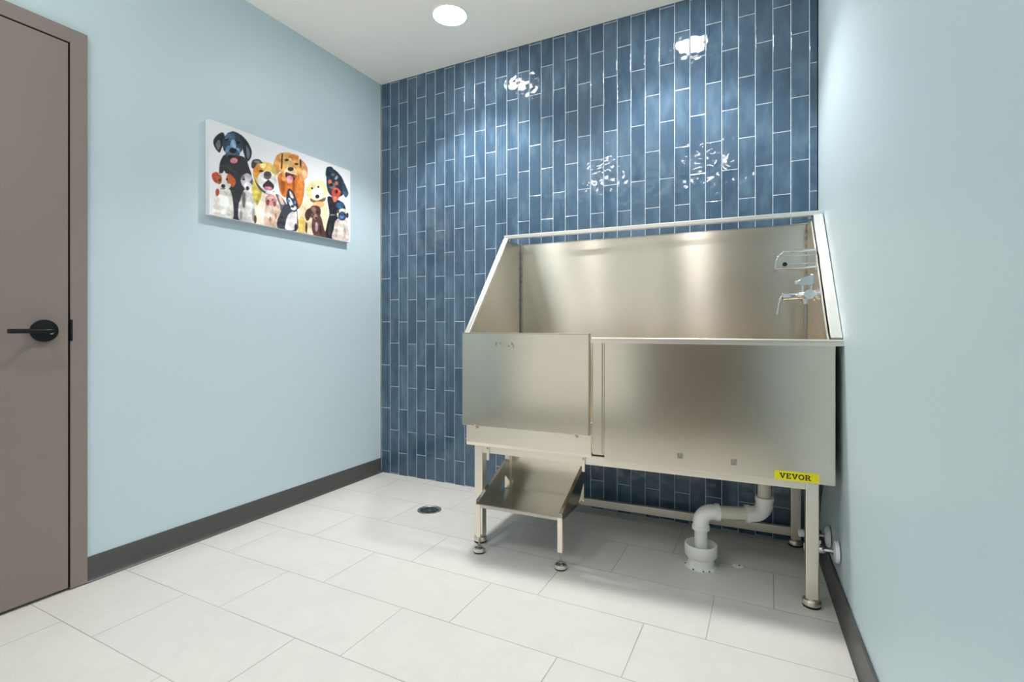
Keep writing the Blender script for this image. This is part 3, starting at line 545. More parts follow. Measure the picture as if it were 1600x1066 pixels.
 ((90, 130, 176),[(0.544,0.36),(0.543,0.349),(0.541,0.34),(0.537,0.336),(0.532,0.336),(0.529,0.343),(0.528,0.353),(0.529,0.364),(0.532,0.373),(0.537,0.377),(0.541,0.377),(0.543,0.37)]),
 ((200, 206, 216),[(0.548,0.298),(0.545,0.281),(0.538,0.266),(0.526,0.257),(0.515,0.257),(0.506,0.263),(0.504,0.278),(0.506,0.296),(0.515,0.308),(0.526,0.317),(0.538,0.319),(0.545,0.31)]),
 ((48, 48, 58),[(0.532,0.306),(0.53,0.298),(0.525,0.287),(0.518,0.283),(0.511,0.283),(0.505,0.287),(0.504,0.296),(0.505,0.304),(0.511,0.315),(0.518,0.319),(0.525,0.319),(0.53,0.315)]),
 ((30, 30, 36),[(0.549,0.054),(0.548,0.028),(0.545,0.009),(0.541,0.0),(0.538,0.006),(0.534,0.024),(0.533,0.049),(0.534,0.075),(0.538,0.094),(0.541,0.103),(0.545,0.096),(0.548,0.079)]),
 ((82, 54, 50),[(0.672,0.221),(0.733,0.27),(0.762,0.128),(0.784,0.004),(0.678,0.0)]),
 ((98, 70, 64),[(0.738,0.321),(0.73,0.276),(0.711,0.236),(0.686,0.214),(0.66,0.216),(0.642,0.24),(0.635,0.281),(0.642,0.325),(0.66,0.364),(0.686,0.385),(0.711,0.385),(0.73,0.362)]),
 ((70, 42, 38),[(0.64,0.328),(0.612,0.253),(0.62,0.176),(0.646,0.191),(0.661,0.304)]),
 ((74, 46, 42),[(0.692,0.381),(0.733,0.373),(0.733,0.276),(0.703,0.298)]),
 ((170, 124, 118),[(0.71,0.244),(0.708,0.225),(0.702,0.21),(0.695,0.203),(0.687,0.203),(0.681,0.214),(0.678,0.231),(0.681,0.251),(0.687,0.266),(0.695,0.274),(0.702,0.272),(0.708,0.261)]),
 ((130, 94, 90),[(0.699,0.33),(0.697,0.308),(0.691,0.291),(0.683,0.283),(0.675,0.285),(0.67,0.298),(0.668,0.317),(0.67,0.336),(0.675,0.353),(0.683,0.362),(0.691,0.36),(0.697,0.347)]),
 ((172, 142, 142),[(0.715,0.12),(0.713,0.09),(0.709,0.066),(0.702,0.056),(0.696,0.062),(0.691,0.081),(0.69,0.111),(0.691,0.143),(0.696,0.167),(0.702,0.178),(0.709,0.171),(0.713,0.15)]),
 ((24, 18, 18),[(0.674,0.289),(0.673,0.285),(0.671,0.281),(0.668,0.278),(0.665,0.276),(0.662,0.281),(0.661,0.283),(0.662,0.289),(0.665,0.293),(0.668,0.296),(0.671,0.296),(0.673,0.293)]),
 ((24, 18, 18),[(0.717,0.313),(0.716,0.308),(0.714,0.304),(0.71,0.302),(0.706,0.302),(0.704,0.304),(0.703,0.308),(0.704,0.313),(0.706,0.317),(0.71,0.319),(0.714,0.319),(0.716,0.317)]),
 ((50, 30, 28),[(0.709,0.231),(0.708,0.225),(0.704,0.218),(0.699,0.214),(0.694,0.214),(0.69,0.218),(0.689,0.223),(0.69,0.231),(0.694,0.236),(0.699,0.24),(0.704,0.24),(0.708,0.238)]),
 ((60, 36, 34),[(0.751,0.088),(0.748,0.051),(0.743,0.024),(0.737,0.011),(0.729,0.019),(0.725,0.043),(0.723,0.079),(0.725,0.116),(0.729,0.143),(0.737,0.154),(0.743,0.148),(0.748,0.124)]),
 ((222, 204, 194),[(0.875,0.278),(0.96,0.313),(0.981,0.184),(0.978,0.015),(0.839,0.002),(0.848,0.139)]),
 ((240, 226, 216),[(0.932,0.186),(0.929,0.139),(0.922,0.101),(0.91,0.086),(0.899,0.094),(0.89,0.126),(0.887,0.171),(0.89,0.221),(0.899,0.257),(0.91,0.274),(0.922,0.266),(0.929,0.233)]),
 ((180, 156, 146),[(0.96,0.12),(0.959,0.081),(0.954,0.051),(0.947,0.041),(0.941,0.049),(0.937,0.075),(0.934,0.111),(0.937,0.15),(0.941,0.18),(0.947,0.193),(0.954,0.184),(0.959,0.158)]),
 ((190, 168, 158),[(0.883,0.094),(0.881,0.06),(0.877,0.034),(0.872,0.024),(0.868,0.032),(0.865,0.056),(0.862,0.088),(0.865,0.122),(0.868,0.148),(0.872,0.158),(0.877,0.152),(0.881,0.128)]),
 ((228, 218, 206),[(0.981,0.388),(0.974,0.345),(0.954,0.308),(0.927,0.287),(0.901,0.289),(0.882,0.31),(0.875,0.347),(0.882,0.39),(0.901,0.426),(0.927,0.448),(0.954,0.448),(0.974,0.426)]),
 ((46, 62, 92),[(0.963,0.355),(0.958,0.321),(0.944,0.293),(0.925,0.278),(0.906,0.278),(0.892,0.296),(0.887,0.325),(0.892,0.358),(0.906,0.385),(0.925,0.403),(0.944,0.403),(0.958,0.383)]),
 ((74, 122, 178),[(0.944,0.347),(0.941,0.33),(0.933,0.313),(0.923,0.304),(0.912,0.306),(0.904,0.315),(0.901,0.33),(0.904,0.349),(0.912,0.364),(0.923,0.373),(0.933,0.373),(0.941,0.364)]),
 ((24, 26, 36),[(0.932,0.358),(0.931,0.351),(0.927,0.347),(0.923,0.343),(0.917,0.343),(0.914,0.345),(0.912,0.349),(0.914,0.355),(0.917,0.362),(0.923,0.366),(0.927,0.366),(0.931,0.364)]),
 ((24, 26, 36),[(0.909,0.368),(0.908,0.36),(0.904,0.353),(0.9,0.351),(0.896,0.351),(0.892,0.355),(0.891,0.36),(0.892,0.368),(0.896,0.373),(0.9,0.377),(0.904,0.377),(0.908,0.373)]),
 ((24, 26, 36),[(0.957,0.375),(0.956,0.368),(0.952,0.362),(0.947,0.358),(0.943,0.358),(0.94,0.362),(0.939,0.368),(0.94,0.375),(0.943,0.381),(0.947,0.385),(0.952,0.385),(0.956,0.381)]),
 ((44, 44, 50),[(0.983,0.375),(0.981,0.353),(0.976,0.338),(0.971,0.33),(0.965,0.334),(0.96,0.347),(0.959,0.364),(0.96,0.383),(0.965,0.4),(0.971,0.407),(0.976,0.405),(0.981,0.392)]),
 ((70, 66, 70),[(0.897,0.394),(0.896,0.381),(0.891,0.37),(0.885,0.366),(0.878,0.366),(0.874,0.373),(0.872,0.383),(0.874,0.394),(0.878,0.405),(0.885,0.411),(0.891,0.409),(0.896,0.405)]),
]

CY0, CY1, CZ0, CZ1, CD = -1.265, -.335, 1.588, 2.055, .035
def paint_art():
    NU, NV = 330, 166
    U, V = np.meshgrid(np.linspace(0, 1, NU), np.linspace(0, 1, NV)); asp = (CY1-CY0)/(CZ1-CZ0)
    X = U*asp; Y = V.copy()
    rng = np.random.RandomState(3)
    def nz(k):
        s = np.zeros_like(X)
        for _ in range(6):
            a = rng.uniform(0, 2*PI); f = k*rng.uniform(.6, 1.6); s += np.sin((X*math.cos(a)+Y*math.sin(a))*f+rng.uniform(0, 6.28))
        return s/6
    Xw = X+.0035*nz(70); Yw = Y+.0035*nz(70)
    img = np.empty((NV, NU, 3)); img[:] = np.array((238, 237, 241))
    img[:] += (nz(9)*2.5)[..., None]
    def smooth(P):
        n = len(P); Q = []
        for i in range(n):
            p0, p1, p2, p3 = P[i-1], P[i], P[(i+1) % n], P[(i+2) % n]
            for t in (0, .25, .5, .75):
                Q.append(.5*(2*p1+(p2-p0)*t+(2*p0-5*p1+4*p2-p3)*t*t+(3*p1-p0-3*p2+p3)*t**3))
        return np.array(Q)
    G = [nz(k) for k in (16, 34, 60, 110)]
    tone = 1+.12*G[0]+.10*G[1]+.10*G[2]+.08*G[3]; wash = np.clip(.5+1.2*G[1]+1.0*G[2], 0, 1)
    for col, pts in ART:
        P = smooth(np.array(pts)) if len(pts) < 12 else np.array(pts); P = P*np.array([asp, 1]); n = len(P)
        lo = P.min(0)-.03; hi = P.max(0)+.03
        m = (Xw > lo[0]) & (Xw < hi[0]) & (Yw > lo[1]) & (Yw < hi[1])
        if not m.any(): continue
        x = Xw[m]; y = Yw[m]; dist = np.full(x.shape, 1e9); ins = np.zeros(x.shape, bool)
        for i in range(n):
            a = P[i]; c = P[(i+1) % n]; e = c-a
            t = np.clip(((x-a[0])*e[0]+(y-a[1])*e[1])/(e@e+1e-12), 0, 1)
            dist = np.minimum(dist, np.hypot(x-a[0]-t*e[0], y-a[1]-t*e[1]))
            if abs(e[1]) > 1e-9:
                cr = ((a[1] > y) != (c[1] > y)) & (x < e[0]*(y-a[1])/e[1]+a[0]); ins ^= cr
        sd = np.where(ins, dist, -dist); al = np.clip(sd/.007+.55, 0, 1)
        al = al*(.95+.05*wash[m])
        cc = np.array(col)*tone[m][:, None]+np.where(wash[m] > .93, 14, 0)[:, None]
        img[m] = img[m]*(1-al[:, None])+cc*al[:, None]
    img = np.clip(img, 0, 255)/255
    l = np.where(img <= .04045, img/12.92, ((img+.055)/1.055)**2.4)
    return NU, NV, U, V, l
NU, NV, U, V, L = paint_art()
me = bpy.data.meshes.new('printed_picture')
vv = np.stack([np.full(U.size, CD), (CY0+U*(CY1-CY0)).ravel(), (CZ0+V*(CZ1-CZ0)).ravel()], 1)
idx = np.arange(NU*NV).reshape(NV, NU)
ff = np.stack([idx[:-1, :-1].ravel(), idx[:-1, 1:].ravel(), idx[1:, 1:].ravel(), idx[1:, :-1].ravel()], 1)
me.from_pydata(vv.tolist(), [], ff.tolist())
at = me.color_attributes.new('paint', 'FLOAT_COLOR', 'POINT')
at.data.foreach_set('color', np.concatenate([L.reshape(-1, 3), np.ones((NU*NV, 1))], 1).astype(np.float32).ravel())
me.materials.append(M['art'])
b = MB(); b.box(.001, CD-.0005, CY0, CY1, CZ0, CZ1, .0015); painting = b.build('dog_painting', M['canvas_edge'])
tag(painting, 'wide white stretched canvas of eleven watercolour dogs on the pale blue wall', 'painting')
pp = bpy.data.objects.new('printed_picture', me); COL.objects.link(pp); pp.parent = painting

# ------------------------------------------------------------------ stainless dog wash tub
TUB = Vector((1.205, -.705, 0)); TA = math.radians(2.9)
tub = tag(empty('dog_wash_tub', TUB, TA), 'large stainless steel dog wash tub on legs in front of the blue tile', 'tub')
TM = Matrix.Translation(TUB) @ Matrix.Rotation(TA, 4, 'Z')
def part(b, name, mat, par=None, smooth=False): return b.build(name, mat, par or tub, smooth)

# underframe
b = MB()
b.box(.0425, 1.388, .001, .036, .436, .476, .002); b.box(.0425, 1.388, .575, .610, .436, .476, .002)
b.box(.001, .036, .043, .568, .436, .476, .002); b.box(1.395, 1.43, .043, .568, .436, .476, .002)
b.box(.0425, 1.388, .578, .604, .045, .085, .002)
part(b, 'underframe', M['steel_tube'])
for u, v in ((0, 0), (1.388, 0), (0, .568), (1.388, .568)):
    b = MB(); b.box(u, u+.0425, v, v+.0425, .033, .478, .003); lg = part(b, 'leg', M['steel_tube'])
    b = MB(); c = Matrix.Translation((u+.021, v+.021, 0))
    b.mi = 1; b.lathe([(0, .0), (.029, .0), (.031, .004), (.031, .009)], c); b.mi = 0; b.lathe([(.031, .009), (.031, .022), (.028, .027), (.018, .030), (.018, .034), (0, .034)], c)
    b.build('foot', [M['steel_tube'], M['rubber']], lg, True)

# basin: floor, front, sides, back
Z0, ZR = .470, .985
b = MB(); b.box(-.03, 1.462, .0, .632, .486, .492); part(b, 'basin_floor', M['steel'])
b = MB(); b.box(.636, 1.480, -.014, -.004, .464, .978, .002); b.box(1.4745, 1.480, -.010, .05, .464, .978, .001); fp = part(b, 'front_panel', M['steel'])
b = MB(); b.box(.586, .628, -.016, -.005, .488, .978, .002); b.box(.628, .634, -.010, -.004, .488, .978); part(b, 'jamb_strip', M['steel'])
b = MB(); b.box(-.038, .5795, -.014, -.004, .486, .62, .0015); b.prism([(-.038, -.014, .486), (-.038, -.004, .486), (-.038, -.001, .470), (-.038, -.008, .470)], (.6175, 0, 0))
part(b, 'apron', M['steel_tube'])
b = MB()
b.box(.582, 1.504, -.034, -.006, .978, .993, .004, seg=3); b.box(.582, 1.504, -.034, -.030, .970, .985, .001)
part(b, 'front_rim', M['steel_tube'])
# the side walls: front edge to sloped top to back
for nm, u, t in (('side_panel', -.030, -.006), ('side_panel', 1.456, .006)):
    b = MB(); pr = [(-.006, .488), (-.006, .995), (.02, 1.012), (.470, 1.528), (.634, 1.528), (.634, .488)]
    b.prism([(u, v, z) for v, z in pr], (t, 0, 0)); part(b, nm, M['steel_back'])
b = MB(); b.box(1.474, 1.480, .05, .634, .464, .978); part(b, 'outer_skin', M['steel'])
b = MB(); b.box(-.042, -.037, -.004, .634, .486, .978); part(b, 'outer_skin', M['steel'])
b = MB(); BL, BR = .642, .610            # the back sheet stands a touch askew
b.prism([(-.030, BL, .488), (1.456, BR, .488), (1.456, BR+.006, .488), (-.030, BL+.006, .488)], (0, 0, 1.042))
b.prism([(-.030, BL, 1.524), (1.456, BR, 1.524), (1.456, BR+.014, 1.524), (-.030, BL+.014, 1.524)], (0, 0, .006)); part(b, 'back_panel', M['steel_back'])
# sloped edge rails, faces up
sl = Vector((0, .462, .540)); sn = Vector((0, -.540, .462)).normalized()*.020
for u0, u1 in ((-.055, -.029), (1.466, 1.502)):
    b = MB(); p = Vector((u0, -.012, 1.000))
    b.prism([p, p+sl, p+sl-sn, p-sn], (u1-u0, 0, 0)); bmesh.ops.bevel(b.bm, geom=b.bm.edges[:], offset=.002, segments=2, affect='EDGES')
    part(b, 'sloped_rail', M['steel_rail'])
b = MB(); b.box(-.055, 1.502, .452, .476, 1.536, 1.557, .003); part(b, 'tether_bar', M['steel_rail'])
for u in (-.028, 1.446):
    b = MB(); b.box(u, u+.012, .458, .470, 1.522, 1.538, .001); part(b, 'bar_bracket', M['galv'])
for u, v in ((-.0235, .639), (1.4535, .607)):
    b = MB(); b.tube([(u, v, .52), (u, v, 1.0), (u, v, 1.528)], .0035, 8); part(b, 'corner_seam', M['caulk'])
# loading door, stands a little proud
b = MB(); b.box(-.046, .577, -.038, -.033, .570, 1.010, .0015); b.box(.571, .577, -.038, -.016, .570, 1.008, .001); b.box(-.046, .577, -.038, -.014, 1.004, 1.011, .0015); b.box(-.046, -.040, -.036, -.016, .572, 1.008)
dr = part(b, 'loading_door', M['steel'])
b = MB(); random.seed(4)
for x, z, w, h in ((.135, .957, .012, .026), (.155, .962, .006, .014), (.172, .955, .005, .008), (.198, .950, .010, .012), (.214, .962, .012, .010), (.222, .948, .006, .022)):
    b.prism([(x+w*.5*math.cos(k*PI/4)*random.uniform(.7, 1.1), -.0384, z+h*.5*math.sin(k*PI/4)*random.uniform(.7, 1.1)) for k in range(8)], (0, .0006, 0))
b.build('scuff_mark', M['residue'], dr)
for u in (.022, .512):
    b = MB(); b.cyl((u, -.038, .558), (u, -.006, .558), .008, n=16); b.cyl((u, -.036, .566), (u, -.036, .576), .004, n=10); part(b, 'latch_bolt', M['steel_tube'], None, True)
for u, z in ((.947, .519), (1.145, .515)):
    b = MB(); b.box(u-.011, u+.011, -.0150, -.0135, z-.011, z+.011, .0003); b.build('adhesive_residue', M['residue'], fp)
# hanging tabs for the step
for u in (.068, .536):
    b = MB(); b.box(u, u+.013, -.008, .0, .405, .474, .0015); part(b, 'hook_tab', M['steel_tube'])
    b = MB(); b.cyl((u+.0065, -.011, .462), (u+.0065, -.007, .462), .004, n=12); part(b, 'screw', M['galv'])

# step: tray, back sheet, gussets, legs with levelling feet
SZ, SF, SB, SU0, SU1 = .226, -.098, .235, .060, .476
b = MB()
b.prism([(SU0, SF, SZ), (SU0, SB, .204), (SU0, SB, .201), (SU0, SF, SZ-.003)], (SU1-SU0, 0, 0))
b.box(SU0, SU1, SF, SF+.003, SZ-.016, SZ, .0008)
step = part(b, 'step', M['steel_step'])
b = MB(); b.box(SU0, SU1, SB-.003, SB, .19, .455, .0008); b.box(SU0-.001, SU0+.028, SB-.016, SB-.003, .206, .44, .001); b.build('step_back', M['steel'], step)
for u, t in ((SU0, .003), (SU1, -.003)):
    b = MB()
    b.prism([(u, SF, SZ-.016), (u, SB-.10, .20), (u, SB, .285), (u, SB, .358), (u, SF, SZ+.012)], (t, 0, 0))
    d = Vector((0, SB-SF, .358-SZ-.012)); n2 = Vector((0, -d.z, d.y)).normalized()*.003; q = Vector((u, SF, SZ+.012))
    b.prism([q, q+d, q+d+n2, q+n2], (.016 if t > 0 else -.016, 0, 0))
    b.build('gusset', M['steel_step'], step)
for u, s in ((SU0, 1), (SU1, -1)):
    b = MB(); x0, x1 = sorted((u, u+s*.022)); b.box(x0, x1, SF-.001, SF+.002, .074, SZ-.004, .0006)
    x0, x1 = sorted((u, u+s*.003)); b.box(x0, x1, SF+.002, SF+.026, .074, SZ-.004, .0006); b.box(min(u, u+s*.022), max(u, u+s*.022), SF, SF+.024, .074, .078)
    b.build('step_leg', M['steel_tube'], step)
    b = MB(); cu = u+s*.011; cv = SF+.012; c = Matrix.Translation((cu, cv, 0))
    b.cyl((cu, cv, .02), (cu, cv, .10), .0042, n=12); b.cyl((cu, cv, .026), (cu, cv, .034), .009, n=6)
    b.mi = 1; b.lathe([(0, 0), (.024, 0), (.0265, .003), (.0265, .007)], c)
    b.mi = 2; b.lathe([(.0265, .007), (.0265, .017), (.024, .021), (.020, .021)], c)
    b.mi = 0; b.lathe([(.020, .021), (.018, .019), (.010, .023), (0, .025)], c)
    b.build('step_foot', [M['galv'], M['rubber'], M['steel_tube']], step, True)

# yellow maker's sticker with its word
b = MB(); b.box(1.284, 1.4295, -.0150, -.0138, .4665, .5015, .0004); st = part(b, 'sticker', M['yellow'])
def slab(b, pts): b.prism([(SX+x*SS, -.0150, SY+z*SS) for x, z in pts], (0, -.0004, 0))
SX, SY, SS = 1.3010, .4742, .0196
b = MB()
def glyph(ch, x):
    W = 1.0
    def P(*pts): slab(b, [(x+p, z) for p, z in pts])
    if ch == 'V':
        P((.0, .84), (.42, .84), (.42, 1), (.0, 1)); P((.62, .84), (1.04, .84), (1.04, 1), (.62, 1))
        P((.1, .86), (.34, .86), (.60, 0), (.44, 0)); P((.70, .86), (.94, .86), (.60, 0), (.44, 0))
        return 1.10
    if ch == 'E':
        P((0, 0), (.84, 0), (.84, .16), (0, .16)); P((0, .84), (.80, .84), (.80, 1), (0, 1)); P((.10, .16), (.32, .16), (.32, .84), (.10, .84))
        P((.32, .43), (.58, .43), (.58, .58), (.32, .58)); P((.68, .16), (.84, .16), (.84, .30), (.68, .30)); P((.64, .70), (.80, .70), (.80, .84), (.64, .84)); P((.50, .36), (.60, .36), (.60, .65), (.50, .65))
        return .95
    if ch == 'O':
        n = 24; o = [(.5+.5*math.cos(2*PI*k/n), .5+.51*math.sin(2*PI*k/n)) for k in range(n)]; q = [(.5+.27*math.cos(2*PI*k/n), .5+.33*math.sin(2*PI*k/n)) for k in range(n)]
        for k in range(n): P(o[k], o[(k+1) % n], q[(k+1) % n], q[k])
        return 1.08
    if ch == 'R':
        P((0, 0), (.44, 0), (.44, .16), (0, .16)); P((0, .84), (.56, .84), (.56, 1), (0, 1)); P((.10, .16), (.32, .16), (.32, .84), (.10, .84))
        n = 10; cx, cz = .54, .715
        o = [(cx+.30*math.cos(-PI/2+PI*k/n), cz+.285*math.sin(-PI/2+PI*k/n)) for k in range(n+1)]; q = [(cx+.09*math.cos(-PI/2+PI*k/n), cz+.125*math.sin(-PI/2+PI*k/n)) for k in range(n+1)]
        for k in range(n): P(o[k], o[k+1], q[k+1], q[k])
        P((.32, .43), (.56, .43), (.56, .59), (.32, .59)); P((.46, .45), (.68, .45), (.92, .0), (.66, .0)); P((.66, 0), (1.0, 0), (1.0, .16), (.66, .16))
        return 1.04
x = 0.0
for ch in 'VEVOR': x += glyph(ch, x)
o_ = [(x+.10+.07*math.cos(2*PI*k/12), .90+.07*math.sin(2*PI*k/12)) for k in range(12)]; q_ = [(x+.10+.045*math.cos(2*PI*k/12), .90+.045*math.sin(2*PI*k/12)) for k in range(12)]
for k in range(12): slab(b, [o_[k], o_[(k+1) % 12], q_[(k+1) % 12], q_[k]])
b.build('lettering', M['ink'], st)

# ------------------------------------------------------------------ tap, soap shelf
def local_thing(name, u, v, z, label, cat):
    o = empty(name, TM @ Vector((u, v, z)), TA); return tag(o, label, cat)
UW = 1.456
tap = local_thing('wall_tap', UW, .28, 1.168, 'chrome mixer tap with lever and spout on right side wall of tub', 'tap')
b = MB()
b.cyl((-.040, -.125, 0), (-.040, .055, 0), .0165, n=24); b.cyl((-.040, -.138, 0), (-.040, -.125, 0), .019, n=24); b.cyl((-.040, .055, 0), (-.040, .068, 0), .019, n=24)
for v in (-.095, .045): b.cyl((0, v, 0), (-.040, v, 0), .012, n=20); b.cyl((0, v, 0), (-.008, v, 0), .027, .022, n=28)
b.cyl((-.040, -.02, -.034), (-.040, -.02, .0), .012, n=18)
b.build('tap_body', M['chrome'], tap, True)
b = MB(); b.tube([(-.030, -.02, .001), (-.050, -.02, .001), (-.054, -.02, .001), (-.105, -.02, -.001), (-.124, -.02, -.002), (-.128, -.02, -.002)], [.0195, .0195, .0165, .0165, .0175, .012], 24)
b.tube([(-.118, -.02, .004), (-.130, -.02, -.006), (-.136, -.02, -.022), (-.140, -.02, -.045), (-.143, -.02, -.068)], [.007, .006, .0048, .0042, .0042], 12); b.cyl((-.143, -.02, -.066), (-.1435, -.02, -.076), .0055, n=14)
b.build('spout', M['chrome'], tap, True)
for u in (-.050, -.018):
    b = MB(); b.cyl((u, -.012, .012), (u, -.012, .050), .0062, n=16); b.build('lever_post', M['chrome'], tap, True)
b = MB(); random.seed(2)
b.prism([(-.074, -.026, .050), (-.072, -.026, .062), (-.062, -.026, .070), (-.044, -.026, .074), (-.024, -.026, .088), (-.012, -.026, .092), (-.008, -.026, .060), (-.012, -.026, .044), (-.034, -.026, .044), (-.052, -.026, .042), (-.066, -.026, .042)], (0, .030, 0))
bmesh.ops.bevel(b.bm, geom=[e for e in b.bm.edges], offset=.004, segments=3, affect='EDGES')
lv = b.build('lever', M['dull_chrome'], tap, True)
b = MB(); b.lathe([(0, -.006), (.009, -.004), (.011, 0), (.009, .004), (0, .006)], Matrix.Translation((-.074, -.012, .056)) @ Matrix.Rotation(PI/2, 4, 'Y'), 18); b.build('lever_tip', M['chrome'], lv, True)
b = MB(); b.tube([(-.040, -.02, -.030), (-.040, -.02, -.08), (-.039, -.018, -.2), (-.039, -.015, -.33), (-.044, -.01, -.55), (-.09, .0, -.648)], .0062, 12)
b.build('shower_hose', M['hose'], tap, True)

shelf = local_thing('soap_shelf', UW, .33, 1.283, 'clear soap shelf with chrome rails above the tap in the tub', 'shelf')
b = MB(); V0, V1, E = -.06, .07, -.150
b.prism([(0, V0, 0), (E+.012, V0, 0), (E, V0, .005), (E, V0, .009), (0, V0, .006)], (0, V1-V0, 0))
tray = b.build('tray', M['acrylic'], shelf)
b = MB()
b.prism([(E, V0, .0), (E-.002, V0, .034), (E+.010, V0, .054), (E+.026, V0, .070), (E+.042, V0, .072), (-.004, V0, .072), (-.004, V0, .0)], (0, .004, 0))
b.build('front_guard', M['acrylic'], shelf)
for nm, pts, r in (('top_rail', [(0, V0, .073), (E+.04, V0, .073), (E+.028, V0, .072)], .0058), ('end_rail', [(E+.028, V0, .072), (E+.010, V0, .055), (E, V0, .034), (E-.002, V0, .002)], .0026), ('lower_rail', [(E-.002, V0, .002), (E+.07, V0, .002), (0, V0, .004)], .0048), ('middle_rail', [(0, V1, .034), (E+.045, V1, .034)], .0030), ('back_rail', [(0, V1, .070), (E+.045, V1, .070)], .0034)):
    b = MB(); b.tube(pts, r, 10); b.build(nm, M['chrome'], shelf, True)
b = MB(); b.box(-.004, 0, V0-.006, V1+.006, -.01, .080, .001); b.build('mount_plate', M['chrome'], shelf)
b = MB(); b.cyl((E+.034, V0-.004, .020), (E+.034, V0+.008, .020), .009, n=16); b.build('rubber_plug', M['rubber'], shelf, True)

# ------------------------------------------------------------------ waste pipe and floor standpipe
PV0, PV1, PZ, PU0, PU1 = .190, .262, .236, 1.012, 1.262
pipe = local_thing('waste_pipe', PU1, PV1, .486, 'white plastic waste pipe bent twice under the tub into the floor cup', 'pipe')
def PL(u, v, z): return Vector((u-PU1, v-PV1, z-.486))
hd = (Vector((PU0, PV0, 0))-Vector((PU1, PV1, 0))).normalized()    # along the level run, to the left
R = .046
b = MB(); b.tube([PL(PU1, PV1, .486), PL(PU1, PV1, PZ+R)], .0255, 24); b.build('tailpiece', M['pvc_cream'], pipe, True)
cR = PL(PU1, PV1, PZ+R)+hd*R
b = MB(); b.tube([PL(PU1, PV1, PZ+R+.026)]+arc(cR, -hd, (0, 0, -1), R, 0, PI/2, 9)+[PL(PU1, PV1, PZ)+hd*(R+.026)], .033, 24)
b.tube([PL(PU1, PV1, PZ+R+.030), PL(PU1, PV1, PZ+R+.014)], .0365, 24); b.tube([PL(PU1, PV1, PZ)+hd*(R+.014), PL(PU1, PV1, PZ)+hd*(R+.030)], .0365, 24)
b.build('elbow', M['pvc'], pipe, True)
b = MB(); b.tube([PL(PU1, PV1, PZ)+hd*R, PL(PU0, PV0, PZ)-hd*R], .0275, 24); b.build('level_pipe', M['pvc_cream'], pipe, True)
cL = PL(PU0, PV0, PZ-R)-hd*R
b = MB(); b.tube([PL(PU0, PV0, PZ)-hd*(R+.026)]+arc(cL, (0, 0, 1), hd, R, 0, PI/2, 9)+[PL(PU0, PV0, PZ-R-.026)], .033, 24)
b.tube([PL(PU0, PV0, PZ)-hd*(R+.030), PL(PU0, PV0, PZ)-hd*(R+.014)], .0365, 24); b.tube([PL(PU0, PV0, PZ-R-.014), PL(PU0, PV0, PZ-R-.030)], .0365, 24)
b.build('elbow', M['pvc'], pipe, True)
b = MB(); b.tube([PL(PU0, PV0, PZ-R), PL(PU0, PV0, .045)], .0265, 24, caps=False); b.tube([PL(PU0, PV0, .045), PL(PU0, PV0, PZ-R)], .0235, 24, caps=False); b.build('drop_pipe', M['pvc'], pipe, True)

cup = local_thing('floor_standpipe', PU0, PV0, 0, 'white plastic drain cup standing on the floor under the waste pipe', 'drain')
b = MB(); b.lathe([(.0, .012), (.040, .012), (.046, .03), (.060, .046), (.0605, .098), (.0665, .098), (.067, .095), (.067, .052), (.060, .043), (.0535, .038), (.0535, .0)], n=40)
b.build('cup', M['pvc'], cup, True)
b = MB(); random.seed(9); n = 26
pts = [((.060+random.uniform(0, .014))*math.cos(2*PI*k/n), (.060+random.uniform(0, .014))*math.sin(2*PI*k/n), .0) for k in range(n)]
b.prism(pts, (0, 0, .0035)); b.build('mortar_ring', M['mortar'], cup)
for a in (-2.0, -1.35, -.95, 3.3):
    b = MB(); b.cyl((.064*math.cos(a), .064*math.sin(a), .003), (.064*math.cos(a), .064*math.sin(a), .0055), .0035, n=8); b.build('screw_hole', M['hole'], cup)

dab = local_thing('mortar_dab', 1.16, .25, 0, 'small white mortar dab with dark hole on floor right of the drain cup', 'mortar')
b = MB(); random.seed(3); b.prism([((.016+random.uniform(0, .008))*math.cos(2*PI*k/12), (.013+random.uniform(0, .006))*math.sin(2*PI*k/12), 0) for k in range(12)], (0, 0, .003)); b.build('dab', M['mortar'], dab)
b = MB(); b.cyl((.004, .003, .002), (.004, .003, .0042), .0045, n=10); b.build('screw_hole', M['hole'], dab)

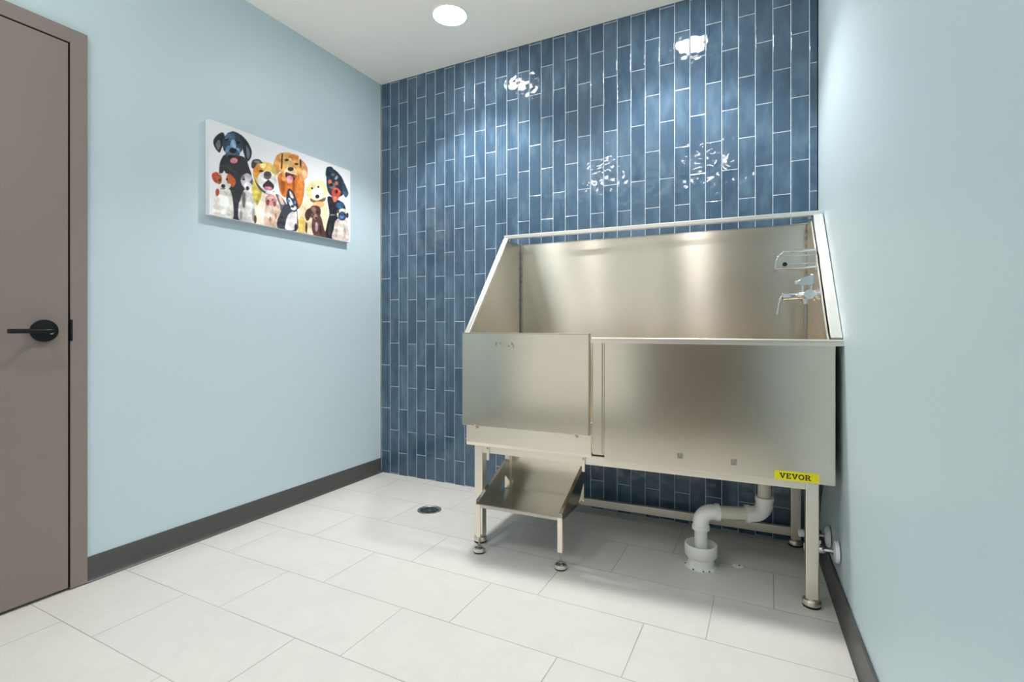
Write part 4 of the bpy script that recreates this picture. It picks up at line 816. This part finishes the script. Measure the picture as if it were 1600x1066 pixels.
drain = tag(empty('floor_drain', (.757, -.458, 0)), 'round chrome floor drain set in the white tile left of the tub', 'drain')
b = MB(); b.lathe([(.068, 0), (.068, .0025), (.064, .0035), (.054, .003), (.052, .0012)], n=48); b.build('drain_ring', M['steel_tube'], drain, True)
b = MB(); b.lathe([(.0525, .0008), (.0, .0008)], n=40); b.build('drain_well', M['hole'], drain)
b = MB()
for k in range(8):
    a = 2*PI*k/8; b.box(.014, .051, -.0035, .0035, .001, .0032, .0005, Matrix.Rotation(a, 4, 'Z'))
b.lathe([(0, .0034), (.015, .0034), (.016, .001)], n=20); b.lathe([(.032, .001), (.032, .0033), (.036, .0033), (.036, .001)], n=32)
b.build('drain_grate', M['galv'], drain, True)

# ------------------------------------------------------------------ stop valves on the right wall
WD = Vector((-1, -SKEW, 0)).normalized()           # out of the right wall
def valve(y, z, label, big):
    root = empty('stop_valve', (wallx(y), y, z), math.atan2(WD.y, WD.x)); tag(root, label, 'valve', 'water stop valves by the tub leg')
    RY = Matrix.Rotation(PI/2, 4, 'Y')             # local x points into the room
    b = MB(); b.lathe([(.040, .0), (.040, .008), (.037, .013), (.02, .016), (.012, .017)], RY, 36); b.build('escutcheon', M['white_plastic'], root, True)
    b = MB(); b.cyl((.01, 0, 0), (.06, 0, 0), .0085, n=18); b.cyl((.05, 0, 0), (.082, 0, 0), .0135, n=20); b.cyl((.046, 0, 0), (.054, 0, 0), .015, n=6)
    b.cyl((.067, 0, 0), (.067, 0, .036), .0095, n=18); b.cyl((.067, 0, .024), (.067, 0, .036), .0125, n=6)
    b.build('valve_body', M['chrome'], root, True)
    b = MB(); b.cyl((.082, 0, 0), (.092, 0, 0), .006, n=14); b.box(.090, .112, -.013, .013, -.013, .013, .005); b.build('valve_knob', M['white_plastic'], root, True)
    b = MB(); h = .58 if big else .62
    b.tube([(.067, 0, .034), (.067, .0, .09), (.060, .004, .2), (.040, .01, .34), (.034, .012, .42)], .0062, 12); b.build('supply_hose', M['hose_dark'], root, True)
    return root
valve(-.573, .202, 'chrome stop valve with white wall plate beside the front right leg of the tub', True)
valve(-.365, .180, 'chrome stop valve with white wall plate farther back behind the front one', False)
